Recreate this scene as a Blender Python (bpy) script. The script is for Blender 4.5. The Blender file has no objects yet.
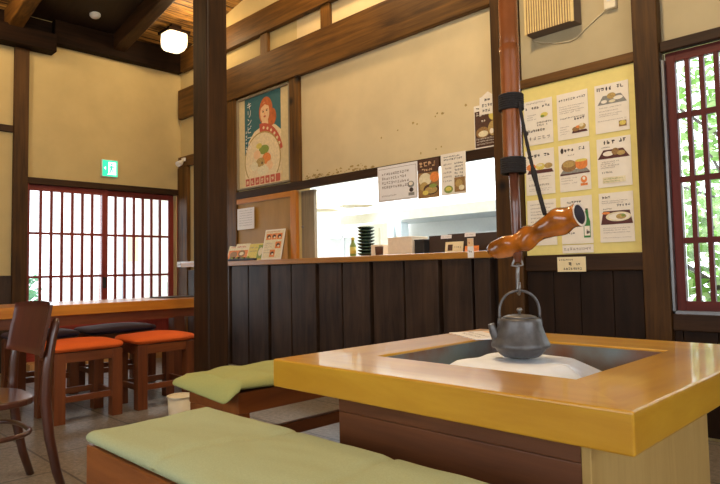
import bpy, bmesh, math, random
from mathutils import Vector, Matrix, noise
random.seed(7)
S = bpy.context.scene
COL = S.collection
PI = math.pi

# ------------------------------------------------------------------ materials
MAT = {}
def _new(name):
    m = bpy.data.materials.new(name); m.use_nodes = True
    nt = m.node_tree; b = nt.nodes['Principled BSDF']
    MAT[name] = m
    return m, nt, b
def flat(name, col, rough=.6, metal=0, noise_amt=.06, scale=30, bump=0, coat=0, emit=None, estr=0, spec=.5):
    """plain colour with a little procedural mottling"""
    m, nt, b = _new(name)
    b.inputs['Roughness'].default_value = rough; b.inputs['Metallic'].default_value = metal
    b.inputs['Coat Weight'].default_value = coat; b.inputs['Coat Roughness'].default_value = .08
    b.inputs['Specular IOR Level'].default_value = spec
    tc = nt.nodes.new('ShaderNodeTexCoord'); n = nt.nodes.new('ShaderNodeTexNoise')
    n.inputs['Scale'].default_value = scale; n.inputs['Detail'].default_value = 5
    nt.links.new(tc.outputs['Object'], n.inputs['Vector'])
    r = nt.nodes.new('ShaderNodeValToRGB')
    r.color_ramp.elements[0].position = .3; r.color_ramp.elements[1].position = .7
    r.color_ramp.elements[0].color = (*[c*(1-noise_amt) for c in col], 1)
    r.color_ramp.elements[1].color = (*[min(1, c*(1+noise_amt)) for c in col], 1)
    nt.links.new(n.outputs['Fac'], r.inputs['Fac']); nt.links.new(r.outputs['Color'], b.inputs['Base Color'])
    if bump:
        bp = nt.nodes.new('ShaderNodeBump'); bp.inputs['Strength'].default_value = bump; bp.inputs['Distance'].default_value = .01
        nt.links.new(n.outputs['Fac'], bp.inputs['Height']); nt.links.new(bp.outputs['Normal'], b.inputs['Normal'])
    if emit:
        b.inputs['Emission Color'].default_value = (*emit, 1); b.inputs['Emission Strength'].default_value = estr
    return m
def wood(name, c1, c2, axis='X', rough=.5, coat=0, across=26, along=1.6, bump=.12, knots=0, coat_rough=.1, spec=.5):
    m, nt, b = _new(name)
    b.inputs['Roughness'].default_value = rough; b.inputs['Coat Weight'].default_value = coat
    b.inputs['Coat Roughness'].default_value = coat_rough; b.inputs['Specular IOR Level'].default_value = spec
    tc = nt.nodes.new('ShaderNodeTexCoord'); mp = nt.nodes.new('ShaderNodeMapping')
    mp.inputs['Scale'].default_value = tuple(along if a == axis else across for a in 'XYZ')
    nt.links.new(tc.outputs['Object'], mp.inputs['Vector'])
    n = nt.nodes.new('ShaderNodeTexNoise'); n.inputs['Scale'].default_value = 1; n.inputs['Detail'].default_value = 7
    n.inputs['Roughness'].default_value = .65; n.inputs['Distortion'].default_value = .5
    nt.links.new(mp.outputs['Vector'], n.inputs['Vector'])
    n2 = nt.nodes.new('ShaderNodeTexNoise'); n2.inputs['Scale'].default_value = 2.3; n2.inputs['Detail'].default_value = 2
    nt.links.new(tc.outputs['Object'], n2.inputs['Vector'])
    mx = nt.nodes.new('ShaderNodeMath'); mx.operation = 'MULTIPLY_ADD'; mx.inputs[1].default_value = .45
    nt.links.new(n2.outputs['Fac'], mx.inputs[0]); nt.links.new(n.outputs['Fac'], mx.inputs[2])
    r = nt.nodes.new('ShaderNodeValToRGB')
    r.color_ramp.elements[0].position = .52; r.color_ramp.elements[0].color = (*c1, 1)
    r.color_ramp.elements[1].position = .92; r.color_ramp.elements[1].color = (*c2, 1)
    nt.links.new(mx.outputs[0], r.inputs['Fac'])
    src = r.outputs['Color']
    if knots:
        v = nt.nodes.new('ShaderNodeTexVoronoi'); v.inputs['Scale'].default_value = knots
        nt.links.new(tc.outputs['Object'], v.inputs['Vector'])
        kr = nt.nodes.new('ShaderNodeValToRGB'); kr.color_ramp.elements[0].position = .03; kr.color_ramp.elements[1].position = .12
        kr.color_ramp.elements[0].color = (*[c*.35 for c in c1], 1); kr.color_ramp.elements[1].color = (1, 1, 1, 1)
        mm = nt.nodes.new('ShaderNodeMixRGB'); mm.blend_type = 'MULTIPLY'; mm.inputs['Fac'].default_value = 1
        nt.links.new(v.outputs['Distance'], kr.inputs['Fac']); nt.links.new(src, mm.inputs[1]); nt.links.new(kr.outputs['Color'], mm.inputs[2])
        src = mm.outputs['Color']
    nt.links.new(src, b.inputs['Base Color'])
    if bump:
        bp = nt.nodes.new('ShaderNodeBump'); bp.inputs['Strength'].default_value = bump; bp.inputs['Distance'].default_value = .004
        nt.links.new(n.outputs['Fac'], bp.inputs['Height']); nt.links.new(bp.outputs['Normal'], b.inputs['Normal'])
    return m

# timber
for ax in 'XYZ':
    wood('timber'+ax, (.045, .018, .004), (.17, .075, .013), ax, .55, knots=2.2, spec=.3)
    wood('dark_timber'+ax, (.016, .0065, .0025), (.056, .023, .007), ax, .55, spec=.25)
    wood('plate_timber'+ax, (.006, .0025, .001), (.020, .008, .003), ax, .7, spec=.1)
    wood('orange_wood'+ax, (.42, .14, .010), (.62, .24, .026), ax, .3, coat=.25, across=18, bump=.03)
    wood('red_wood'+ax, (.11, .025, .006), (.22, .058, .013), ax, .38, coat=.2, bump=.05)
    wood('post_timber'+ax, (.028, .011, .0025), (.095, .040, .007), ax, .55, knots=2.2, spec=.25)
    wood('wine_wood'+ax, (.075, .010, .007), (.13, .018, .012), ax, .5, bump=.05, spec=.3)
    wood('lattice'+ax, (.18, .018, .012), (.30, .038, .024), ax, .45, bump=.05)
    wood('table'+ax, (.47, .210, .009), (.64, .345, .030), ax, .32, spec=.35, coat=.42, across=9, along=1.2, bump=.02, coat_rough=.06)
    wood('bench'+ax, (.19, .046, .008), (.32, .095, .018), ax, .35, coat=.35, across=14, bump=.03)
wood('ledge', (.33, .135, .018), (.50, .22, .036), 'X', .35, coat=.2, across=18, bump=.03)
wood('panel_ply', (.33, .165, .020), (.43, .225, .036), 'Z', .5, across=8, bump=.02)
wood('board_dark', (.014, .0075, .005), (.068, .037, .022), 'Z', .5, across=13, bump=.2, spec=.3)
wood('board_brown', (.009, .004, .002), (.028, .012, .005), 'Z', .55, across=13, bump=.2, spec=.2)
wood('jamb', (.20, .16, .10), (.32, .26, .17), 'Z', .6)
wood('chair_wood', (.050, .014, .007), (.10, .028, .013), 'Z', .28, coat=.5, bump=.02)
wood('chair_panel', (.070, .013, .006), (.12, .026, .010), 'Z', .45, coat=.1, bump=.02)
wood('pale_ply', (.47, .285, .085), (.59, .39, .135), 'Z', .4, coat=.2, across=14, bump=.02)
wood('pedestal_front', (.11, .034, .010), (.19, .062, .018), 'X', .45, bump=.05)
wood('ceiling_board', (.014, .006, .003), (.030, .013, .006), 'X', .55)
wood('sugi', (.40, .20, .07), (.62, .36, .14), 'Z', .5, across=20, bump=.03)
flat('plaster', (.565, .435, .200), .85, noise_amt=.05, scale=5, bump=.05)
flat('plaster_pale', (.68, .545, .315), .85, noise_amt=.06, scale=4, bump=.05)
flat('plaster_dim', (.50, .405, .235), .85, noise_amt=.07, scale=4, bump=.06)  # same cream plaster, the weak light at the right put into its colour
flat('mat_board', (.70, .56, .30), .8)
flat('board_yellow', (.84, .70, .24), .6, noise_amt=.03)
flat('paper', (.88, .80, .68), .7, noise_amt=.02)
flat('paper_cool', (.86, .82, .80), .7, noise_amt=.02)
flat('paper_cream', (.86, .72, .44), .7, noise_amt=.03)
flat('ink', (.05, .035, .03), .7); flat('ink_soft', (.30, .24, .20), .7); flat('ink_red', (.50, .06, .03), .7)
flat('ink_brown', (.085, .035, .018), .7, noise_amt=.25, scale=60); flat('ink_tray', (.10, .025, .02), .6)
flat('pic_orange', (.78, .24, .05), .6, noise_amt=.15, scale=80); flat('pic_tan', (.48, .32, .10), .6, noise_amt=.25, scale=90)
flat('pic_green', (.25, .32, .06), .6, noise_amt=.2, scale=90); flat('pic_yellow', (.72, .58, .12), .6, noise_amt=.15, scale=90)
flat('pic_grey', (.26, .25, .22), .6, noise_amt=.2, scale=80); flat('pic_bottle', (.04, .22, .04), .4)
flat('pic_cream', (.80, .70, .46), .6, noise_amt=.12, scale=60); flat('pic_brown', (.30, .16, .05), .6, noise_amt=.3, scale=90)
flat('teal', (.030, .135, .155), .6, noise_amt=.08); flat('skin_print', (.84, .55, .30), .6); flat('hair_print', (.55, .13, .03), .6, noise_amt=.2)
flat('print_cream', (.82, .66, .40), .6, noise_amt=.12, scale=40); flat('print_red', (.56, .10, .05), .6); flat('print_white', (.85, .82, .74), .6)
flat('green_cloth', (.405, .445, .255), .9, noise_amt=.08, scale=260, bump=.06)
flat('green_cloth_far', (.40, .42, .15), .9, noise_amt=.08, scale=260, bump=.06)
flat('orange_cloth', (.74, .115, .008), .85, noise_amt=.08, scale=200, bump=.05)
flat('purple_cloth', (.045, .022, .040), .85, noise_amt=.2, scale=200)
flat('iron', (.135, .130, .132), .42, metal=.55, noise_amt=.25, scale=40, bump=.15)
flat('iron_light', (.26, .25, .24), .38, metal=.8, noise_amt=.15, scale=40)
flat('rope', (.022, .016, .013), .85, noise_amt=.3, scale=300, bump=.3)
flat('bamboo', (.29, .080, .020), .25, noise_amt=.25, scale=7, coat=.6)
flat('carved', (.40, .115, .010), .25, noise_amt=.55, scale=16, coat=.6, bump=.15)
flat('carved_end', (.80, .70, .58), .6); flat('dark_hollow', (.05, .04, .05), .8)
flat('rod', (.16, .05, .025), .3, noise_amt=.2, coat=.4)
flat('copper', (.15, .165, .155), .42, metal=.4, noise_amt=.5, scale=4.5, bump=.05)
_e = [n for n in MAT['copper'].node_tree.nodes if n.type == 'VALTORGB'][0].color_ramp.elements
_e[0].color = (.19, .085, .045, 1); _e[1].color = (.20, .26, .28, 1); _e[0].position = .34; _e[1].position = .60
flat('ash', (.34, .32, .29), .95, noise_amt=.2, scale=40, bump=.5)
flat('white_sheet', (.88, .91, .97), .6, noise_amt=.02); flat('silver', (.26, .26, .27), .4, metal=.7)
flat('white_plastic', (.82, .80, .76), .4, noise_amt=.02); flat('cream_plastic', (.80, .70, .50), .45, noise_amt=.03)
flat('speaker_slat', (.74, .56, .24), .5); flat('speaker_gap', (.20, .10, .05), .8); flat('speaker_side', (.15, .11, .08), .7)
flat('cable', (.66, .55, .34), .6); flat('black', (.015, .014, .014), .5); flat('lacquer', (.012, .035, .02), .25, coat=.4)
flat('box_dark', (.050, .030, .022), .5); flat('stain_brown', (.40, .27, .085), .9, noise_amt=.3)
flat('kitchen_white', (.86, .88, .87), .5, noise_amt=.02); flat('kitchen_steel', (.62, .66, .67), .35, metal=.3, noise_amt=.04)
flat('kitchen_shade', (.72, .66, .52), .6, noise_amt=.03); flat('kitchen_blue', (.70, .80, .86), .4, noise_amt=.04)
flat('box_cream', (.80, .68, .52), .7, noise_amt=.05)
flat('sign_green', (.02, .42, .22), .4, emit=(.03, .75, .42), estr=.9)
flat('sign_white', (.85, .95, .9), .4, emit=(.75, 1, .88), estr=1.1)
flat('sign_case', (.70, .68, .62), .5)
flat('lamp_glass', (.95, .9, .8), .4, emit=(1, .80, .48), estr=1.7, noise_amt=.02)
flat('gravel', (.72, .70, .66), .9, noise_amt=.15, scale=8); flat('outdoor_wall', (.80, .78, .76), .8)
flat('outdoor_tan', (.55, .42, .28), .8); flat('outdoor_grey', (.55, .60, .68), .7); flat('bark', (.10, .085, .075), .9, noise_amt=.3, scale=12, bump=.4)
flat('grass', (.28, .42, .12), .9, noise_amt=.3, scale=6)

def m_leaf(name, col):
    m, nt, b = _new(name)
    b.inputs['Roughness'].default_value = .5
    info = nt.nodes.new('ShaderNodeTexCoord'); n = nt.nodes.new('ShaderNodeTexNoise'); n.inputs['Scale'].default_value = 5
    r = nt.nodes.new('ShaderNodeValToRGB'); r.color_ramp.elements[0].position = .35; r.color_ramp.elements[1].position = .65
    r.color_ramp.elements[0].color = (*[c*.7 for c in col], 1); r.color_ramp.elements[1].color = (*[min(1, c*1.35) for c in col], 1)
    nt.links.new(info.outputs['Object'], n.inputs['Vector']); nt.links.new(n.outputs['Fac'], r.inputs['Fac'])
    t = nt.nodes.new('ShaderNodeBsdfTranslucent'); mix = nt.nodes.new('ShaderNodeMixShader'); mix.inputs[0].default_value = .45
    nt.links.new(r.outputs['Color'], b.inputs['Base Color']); nt.links.new(r.outputs['Color'], t.inputs['Color'])
    nt.links.new(b.outputs[0], mix.inputs[1]); nt.links.new(t.outputs[0], mix.inputs[2])
    nt.links.new(mix.outputs[0], nt.nodes['Material Output'].inputs['Surface'])
m_leaf('leaf', (.17, .33, .07)); m_leaf('leaf_pale', (.34, .48, .20)); m_leaf('leaf_teal', (.16, .36, .22))

def m_glass():
    m, nt, b = _new('glass')
    t = nt.nodes.new('ShaderNodeBsdfTransparent'); g = nt.nodes.new('ShaderNodeBsdfGlossy'); g.inputs['Roughness'].default_value = .03
    f = nt.nodes.new('ShaderNodeFresnel'); f.inputs['IOR'].default_value = 1.35
    mix = nt.nodes.new('ShaderNodeMixShader'); nt.links.new(f.outputs[0], mix.inputs[0])
    nt.links.new(t.outputs[0], mix.inputs[1]); nt.links.new(g.outputs[0], mix.inputs[2])
    nt.links.new(mix.outputs[0], nt.nodes['Material Output'].inputs['Surface'])
m_glass()

def m_floor():
    m, nt, b = _new('stone_tile')
    tc = nt.nodes.new('ShaderNodeTexCoord')
    br = nt.nodes.new('ShaderNodeTexBrick'); br.offset = .5; br.inputs['Scale'].default_value = 1
    br.inputs['Brick Width'].default_value = .62; br.inputs['Row Height'].default_value = .62; br.inputs['Mortar Size'].default_value = .006
    mp = nt.nodes.new('ShaderNodeMapping'); mp.inputs['Location'].default_value = (.1, .12, 0)
    nt.links.new(tc.outputs['Object'], mp.inputs['Vector']); nt.links.new(mp.outputs['Vector'], br.inputs['Vector'])
    n = nt.nodes.new('ShaderNodeTexNoise'); n.inputs['Scale'].default_value = 38; n.inputs['Detail'].default_value = 7; n.inputs['Roughness'].default_value = .8
    nt.links.new(tc.outputs['Object'], n.inputs['Vector'])
    r = nt.nodes.new('ShaderNodeValToRGB'); r.color_ramp.elements[0].position = .36; r.color_ramp.elements[1].position = .66
    r.color_ramp.elements[0].color = (.11, .088, .068, 1); r.color_ramp.elements[1].color = (.30, .255, .205, 1)
    nt.links.new(n.outputs['Fac'], r.inputs['Fac'])
    br.inputs['Mortar'].default_value = (.06, .05, .045, 1)
    nt.links.new(r.outputs['Color'], br.inputs['Color1']); nt.links.new(r.outputs['Color'], br.inputs['Color2'])
    nt.links.new(br.outputs['Color'], b.inputs['Base Color']); b.inputs['Roughness'].default_value = .42
    bp = nt.nodes.new('ShaderNodeBump'); bp.inputs['Strength'].default_value = .25; bp.inputs['Distance'].default_value = .004
    nt.links.new(n.outputs['Fac'], bp.inputs['Height']); nt.links.new(bp.outputs['Normal'], b.inputs['Normal'])
m_floor()
def m_reed():
    m, nt, b = _new('reed')
    tc = nt.nodes.new('ShaderNodeTexCoord'); mp = nt.nodes.new('ShaderNodeMapping'); mp.inputs['Scale'].default_value = (34, 1.6, 1)
    n = nt.nodes.new('ShaderNodeTexNoise'); n.inputs['Scale'].default_value = 1; n.inputs['Detail'].default_value = 4; n.inputs['Roughness'].default_value = .7
    nt.links.new(tc.outputs['Object'], mp.inputs['Vector']); nt.links.new(mp.outputs['Vector'], n.inputs['Vector'])
    r = nt.nodes.new('ShaderNodeValToRGB'); r.color_ramp.elements[0].position = .42; r.color_ramp.elements[1].position = .64
    r.color_ramp.elements[0].color = (.035, .013, .003, 1); r.color_ramp.elements[1].color = (.52, .27, .065, 1)
    nt.links.new(n.outputs['Fac'], r.inputs['Fac']); nt.links.new(r.outputs['Color'], b.inputs['Base Color']); b.inputs['Roughness'].default_value = .6
m_reed()

# ------------------------------------------------------------------ mesh builder
class MB:
    def __init__(s): s.v = []; s.f = []; s.mi = []; s.mats = []; s.sm = []
    def m(s, name):
        if name not in s.mats: s.mats.append(name)
        return s.mats.index(name)
    def face(s, idx, mat, smooth=False): s.f.append(idx); s.mi.append(s.m(mat)); s.sm.append(smooth)
    def box(s, lo, hi, mat, M=None):
        b = len(s.v); x0, y0, z0 = lo; x1, y1, z1 = hi
        P = [(x0,y0,z0),(x1,y0,z0),(x1,y1,z0),(x0,y1,z0),(x0,y0,z1),(x1,y0,z1),(x1,y1,z1),(x0,y1,z1)]
        s.v += [tuple(M @ Vector(p)) if M else p for p in P]
        for q in ((0,3,2,1),(4,5,6,7),(0,1,5,4),(1,2,6,5),(2,3,7,6),(3,0,4,7)): s.face([b+i for i in q], mat)
        return s
    def hexa(s, P, mat):
        b = len(s.v); s.v += [tuple(p) for p in P]
        for q in ((0,3,2,1),(4,5,6,7),(0,1,5,4),(1,2,6,5),(2,3,7,6),(3,0,4,7)): s.face([b+i for i in q], mat)
        return s
    def poly(s, pts, mat, smooth=False):
        b = len(s.v); s.v += [tuple(p) for p in pts]; s.face(list(range(b, b+len(pts))), mat, smooth); return s
    def prism(s, pts, off, mat):
        """closed polygon pts extruded by the vector off"""
        n = len(pts); b = len(s.v); o = Vector(off)
        s.v += [tuple(p) for p in pts] + [tuple(Vector(p)+o) for p in pts]
        s.face(list(range(b+n-1, b-1, -1)), mat); s.face(list(range(b+n, b+2*n)), mat)
        for i in range(n):
            j = (i+1) % n; s.face([b+i, b+j, b+n+j, b+n+i], mat)
        return s
    def tube(s, pts, rad, mat, n=12, caps=True, closed=False):
        P = [Vector(p) for p in pts]; k = len(P)
        R = rad if isinstance(rad, (list, tuple)) else [rad]*k
        b = len(s.v); up = None
        for i in range(k):
            if closed: t = P[(i+1) % k]-P[i-1]
            else: t = P[min(i+1, k-1)]-P[max(i-1, 0)]
            t.normalize()
            if up is None:
                up = Vector((0,0,1)) if abs(t.z) < .9 else Vector((1,0,0))
            a = t.cross(up); a.normalize(); c = a.cross(t); c.normalize(); up = c
            for j in range(n):
                an = 2*PI*j/n; s.v.append(tuple(P[i]+(a*math.cos(an)+c*math.sin(an))*R[i]))
        for i in range(k if closed else k-1):
            i2 = (i+1) % k
            for j in range(n):
                j2 = (j+1) % n; s.face([b+i*n+j, b+i*n+j2, b+i2*n+j2, b+i2*n+j], mat, True)
        if caps and not closed:
            s.face([b+j for j in range(n-1, -1, -1)], mat); s.face([b+(k-1)*n+j for j in range(n)], mat)
        return s
    def lathe(s, prof, c, mat, n=32, cap=(True, True), squash=1):
        b = len(s.v); k = len(prof)
        for r, z in prof:
            for j in range(n):
                a = 2*PI*j/n; s.v.append((c[0]+r*math.cos(a), c[1]+r*squash*math.sin(a), c[2]+z))
        for i in range(k-1):
            for j in range(n):
                j2 = (j+1) % n; s.face([b+i*n+j, b+i*n+j2, b+(i+1)*n+j2, b+(i+1)*n+j], mat, True)
        if cap[0]: s.face([b+j for j in range(n-1, -1, -1)], mat)
        if cap[1]: s.face([b+(k-1)*n+j for j in range(n)], mat)
        return s
    def grid(s, fn, nu, nv, mat, smooth=True):
        b = len(s.v)
        for i in range(nu+1):
            for j in range(nv+1): s.v.append(tuple(fn(i/nu, j/nv)))
        for i in range(nu):
            for j in range(nv):
                a = b+i*(nv+1)+j; s.face([a, a+nv+1, a+nv+2, a+1], mat, smooth)
        return s
    def build(s, name, parent=None, bevel=0, seg=2, off=(0,0,0)):
        me = bpy.data.meshes.new(name)
        ox = Vector(off)
        me.from_pydata([tuple(Vector(v)-ox) for v in s.v], [], s.f)
        for mn in s.mats: me.materials.append(MAT[mn])
        me.polygons.foreach_set('material_index', s.mi); me.polygons.foreach_set('use_smooth', s.sm)
        me.validate(); me.update()
        o = bpy.data.objects.new(name, me); COL.objects.link(o); o.location = ox
        if parent:
            o.parent = parent
            o.location = ox - PARENT_LOC.get(parent.name, Vector((0,0,0)))
        if bevel:
            bv = o.modifiers.new('bevel', 'BEVEL'); bv.width = bevel; bv.segments = seg; bv.limit_method = 'ANGLE'
        PARENT_LOC[o.name] = PARENT_LOC.get(parent.name, Vector((0,0,0))) + o.location if parent else ox.copy()
        return o
PARENT_LOC = {}
def empty(name, loc, label, cat, group=None):
    o = bpy.data.objects.new(name, None); COL.objects.link(o); o.location = loc; o.empty_display_size = .1
    PARENT_LOC[o.name] = Vector(loc)
    return tag(o, label, cat, group)
def tag(o, label, cat, group=None):
    o['label'] = label; o['category'] = cat
    if group: o['group'] = group
    return o
def struct(o, label=None):
    o['kind'] = 'structure'
    if label: o['label'] = label
    return o
def stuff(o, label, cat): tag(o, label, cat); o['kind'] = 'stuff'; return o
def copy_thing(r, delta, label, group=None, loc=None):
    c = r.copy(); COL.objects.link(c); c.location = Vector(r.location)+Vector(delta)
    c['label'] = label
    if group: c['group'] = group
    for ch in list(r.children):
        d = ch.copy(); COL.objects.link(d); d.parent = c
        for g in list(ch.children):
            e = g.copy(); COL.objects.link(e); e.parent = d
    return c
def Bx(name, lo, hi, mat, parent=None, bevel=.004):
    return MB().box(lo, hi, mat).build(name, parent, bevel)

class Sheet:
    """a thin printed sheet: origin at its lower left, u to the right, w up, normal towards the viewer"""
    def __init__(s, o, u, w, W, H, th=.0015, mat='paper'):
        s.o = Vector(o); s.u = Vector(u).normalized(); s.w = Vector(w).normalized(); s.n = s.u.cross(s.w); s.W = W; s.H = H
        s.mb = MB(); s.lay = th + .0006
        P = [s.o, s.o+s.u*W, s.o+s.u*W+s.w*H, s.o+s.w*H]
        s.mb.prism(P, s.n*th, mat)
    def p(s, x, y): return s.o+s.u*(x*s.W)+s.w*(y*s.H)+s.n*s.lay
    def step(s): s.lay += .0002
    def poly(s, pts, mat): s.step(); s.mb.poly([s.p(*q) for q in pts], mat); return s
    def rect(s, x0, y0, x1, y1, mat): return s.poly([(x0,y0),(x1,y0),(x1,y1),(x0,y1)], mat)
    def ell(s, cx, cy, rx, ry, mat, n=20, a0=0, a1=2*PI):
        k = n if a1-a0 > 6.2 else n+1
        return s.poly([(cx+rx*math.cos(a0+(a1-a0)*i/n), cy+ry*math.sin(a0+(a1-a0)*i/n)) for i in range(k)], mat)
    def frame(s, x0, y0, x1, y1, t, mat):
        tx = t/s.W; ty = t/s.H
        s.rect(x0,y0,x1,y0+ty,mat); s.rect(x0,y1-ty,x1,y1,mat); s.rect(x0,y0,x0+tx,y1,mat); s.rect(x1-tx,y0,x1,y1,mat)
    def line(s, x0, y, x1, h, mat, bold=1, seed=0):
        """one line of small brush-like characters, h = height as a fraction of the sheet"""
        rnd = random.Random(int(x0*977+y*7919+seed))
        hh = h*s.H; cw = hh*.98; n = max(1, int((x1-x0)*s.W/cw)); s.step()
        for i in range(n):
            if rnd.random() < .03: continue
            cx = x0*s.W+i*cw
            for k in range(rnd.choice((4, 4, 5))):
                t = hh*.11*bold
                if rnd.random() < .55:
                    yy = rnd.uniform(.08, .9)*hh; xa = rnd.uniform(0, .25)*cw; xb = rnd.uniform(.6, .92)*cw; q = (cx+xa, yy-t/2, cx+xb, yy+t/2)
                else:
                    xx = rnd.uniform(.15, .8)*cw; ya = rnd.uniform(0, .3)*hh; yb = rnd.uniform(.6, 1)*hh; q = (cx+xx-t/2, ya, cx+xx+t/2, yb)
                b = [(q[0],q[1]),(q[2],q[1]),(q[2],q[3]),(q[0],q[3])]
                s.mb.poly([s.o+s.u*x+s.w*(y*s.H+z)+s.n*s.lay for x, z in b], mat)
        return s
    def text(s, x, y, txt, size, mat, dy=None):
        """real lettering; vertical when dy is given"""
        s.step()
        for i, ch in enumerate(txt if dy else [txt]):
            cu = bpy.data.curves.new('t', 'FONT'); cu.body = ch; cu.size = size; cu.align_x = 'CENTER' if dy else 'LEFT'
            ob = bpy.data.objects.new('t', cu); COL.objects.link(ob)
            me = bpy.data.meshes.new_from_object(ob.evaluated_get(bpy.context.evaluated_depsgraph_get()))
            b = len(s.mb.v); base = s.p(x, y-(dy*i if dy else 0))
            for v in me.vertices: s.mb.v.append(tuple(base+s.u*v.co.x+s.w*v.co.y))
            for pl in me.polygons: s.mb.face([b+k for k in pl.vertices], mat)
            bpy.data.objects.remove(ob); bpy.data.curves.remove(cu); bpy.data.meshes.remove(me)
        return s
    def build(s, name, parent=None): return s.mb.build(name, parent)

# ------------------------------------------------------------------ the setting
W = 3.64          # plaster face of the counter wall (plane y = W)
D = -6.65         # plaster face of the door wall (plane x = D)
XR, YB = 2.6, -2.6
struct(Bx('floor', (D-.15, YB-.15, -.12), (XR+.15, W+.14, 0), 'stone_tile', bevel=0))
# counter wall plaster, with the serving hatch and the window left open
mb = MB()
y0, y1 = W, W+.14
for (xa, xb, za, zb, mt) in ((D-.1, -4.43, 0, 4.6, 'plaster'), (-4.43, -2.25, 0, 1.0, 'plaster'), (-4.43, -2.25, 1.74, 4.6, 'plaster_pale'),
                         (-2.25, -1.16, 0, 4.6, 'plaster_dim'), (-1.16, .35, 0, .66, 'plaster'), (-1.16, .35, 2.16, 4.6, 'plaster_dim'), (.35, XR+.1, 0, 4.6, 'plaster_dim')):
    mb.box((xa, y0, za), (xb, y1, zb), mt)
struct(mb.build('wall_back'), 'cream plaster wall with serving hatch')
# door wall
mb = MB()
for (ya, yb, za, zb) in ((YB-.1, 1.99, 0, 4.6), (1.99, 3.60, 1.90, 4.6), (3.60, W+.14, 0, 4.6)):
    mb.box((D-.14, ya, za), (D, yb, zb), 'plaster')
struct(mb.build('wall_left'), 'cream plaster wall above the lattice doors')
# walls behind and beside the camera, each with an unseen opening added to let daylight in
mb = MB()
for (xa, xb, za, zb) in ((D-.1, -3.6, 0, 4.6), (1.4, XR+.1, 0, 4.6), (-3.6, 1.4, 0, .8), (-3.6, 1.4, 2.3, 4.6)):
    mb.box((xa, YB-.14, za), (xb, YB, zb), 'plaster')
struct(mb.build('wall_front'))
mb = MB()
for (ya, yb, za, zb) in ((YB-.1, -1.6, 0, 4.6), (2.2, W+.14, 0, 4.6), (-1.6, 2.2, 0, .7), (-1.6, 2.2, 2.3, 4.6)):
    mb.box((XR, ya, za), (XR+.14, yb, zb), 'plaster')
struct(mb.build('wall_right'))
# ceiling: reed matting on a slope, a dark boarded bay between two rafters
def zc(x): return 3.6+.19*(min(x, -1.8)+6.65)-(.19*(x+1.8) if x > -1.8 else 0)
def reed(ya, yb):
    mb = MB(); n = 1300; x0, x1 = D-.1, XR+.1
    def fn(u, v):
        x = x0+(x1-x0)*u; return (x, ya+(yb-ya)*v, zc(x)-.006*abs(math.sin(x*PI/.028)))
    mb.grid(fn, n, 1, 'reed'); return mb
mb = reed(2.95, W+.14)
r2 = reed(YB-.1, 1.76); b = len(mb.v); mb.v += r2.v
for f in r2.f: mb.face([b+i for i in f], 'reed', True)
for (xa, xb) in ((D-.1, -1.8), (-1.8, XR+.1)):
    mb.hexa([(xa,1.76,zc(xa)),(xb,1.76,zc(xb)),(xb,2.95,zc(xb)),(xa,2.95,zc(xa)),(xa,1.76,zc(xa)+.03),(xb,1.76,zc(xb)+.03),(xb,2.95,zc(xb)+.03),(xa,2.95,zc(xa)+.03)], 'ceiling_board')
    mb.hexa([(xa,YB-.1,zc(xa)+.035),(xb,YB-.1,zc(xb)+.035),(xb,W+.14,zc(xb)+.035),(xa,W+.14,zc(xa)+.035),(xa,YB-.1,zc(xa)+.07),(xb,YB-.1,zc(xb)+.07),(xb,W+.14,zc(xb)+.07),(xa,W+.14,zc(xa)+.07)], 'ceiling_board')
struct(mb.build('ceiling'))

ntrim = [0]
def trim(lo, hi, mat, bevel=.006):
    ntrim[0] += 1
    return struct(Bx('trim_%d' % ntrim[0], lo, hi, mat, bevel=bevel))
F = 3.60          # front face of the timber framing
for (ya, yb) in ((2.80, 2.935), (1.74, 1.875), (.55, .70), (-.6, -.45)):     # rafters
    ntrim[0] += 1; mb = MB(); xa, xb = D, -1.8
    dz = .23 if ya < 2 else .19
    mb.hexa([(xa,ya,zc(xa)-dz),(xb,ya,zc(xb)-dz),(xb,yb,zc(xb)-dz),(xa,yb,zc(xa)-dz),(xa,ya,zc(xa)-.008),(xb,ya,zc(xb)-.008),(xb,yb,zc(xb)-.008),(xa,yb,zc(xa)-.008)], 'timberX' if ya < 2 else 'dark_timberX')  # backlit rafter's shade put into darker timber, lamplit gold into the others
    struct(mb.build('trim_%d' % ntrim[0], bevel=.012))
trim((D, 2.19, 3.345), (D+.10, W, 3.60), 'plate_timberY')           # wall plate over the doors
trim((D, YB, 3.235), (D+.16, 2.19, 3.42), 'plate_timberY')
trim((D, YB, 3.425), (D+.02, 2.19, 3.59), 'plate_timberY')
trim((D, 1.835, 0), (D+.05, 1.968, 3.235), 'post_timberZ')               # post left of the doors
trim((D, YB, 2.37), (D+.03, 1.835, 2.44), 'dark_timberY')
trim((D, YB, .02), (D+.04, 1.835, .955), 'board_dark')
trim((D+.10, F-.02, 3.35), (-1.0, W, 3.60), 'timberX')              # upper wall plate
trim((D+.03, F-.012, 2.785), (-2.06, W, 3.14), 'timberX', .008)      # great beam
for (xa, xb) in ((-5.95, -5.83), (-4.97, -4.85), (-4.05, -3.93), (-3.1, -2.98)): trim((xa, F, 3.14), (xb, W, 3.35), 'timberZ')
trim((-5.60, F, 1.06), (-5.42, W, 2.785), 'timberZ')
trim((-4.515, F, 1.785), (-4.375, W, 2.785), 'timberZ')
trim((-5.42, F, 1.71), (-2.255, W, 1.785), 'dark_timberX')          # rail over the hatch
trim((-6.64, F-.01, 0), (-6.42, W, 2.20), 'timberZ')                # corner post
trim((-6.64, F, 2.205), (-5.60, W, 2.33), 'timberX')
trim((-2.255, F-.03, 0), (-2.06, W, 3.35), 'post_timberZ')          # post right of the hatch
trim((-2.06, F, 2.135), (-1.305, W, 2.195), 'timberX')
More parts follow.
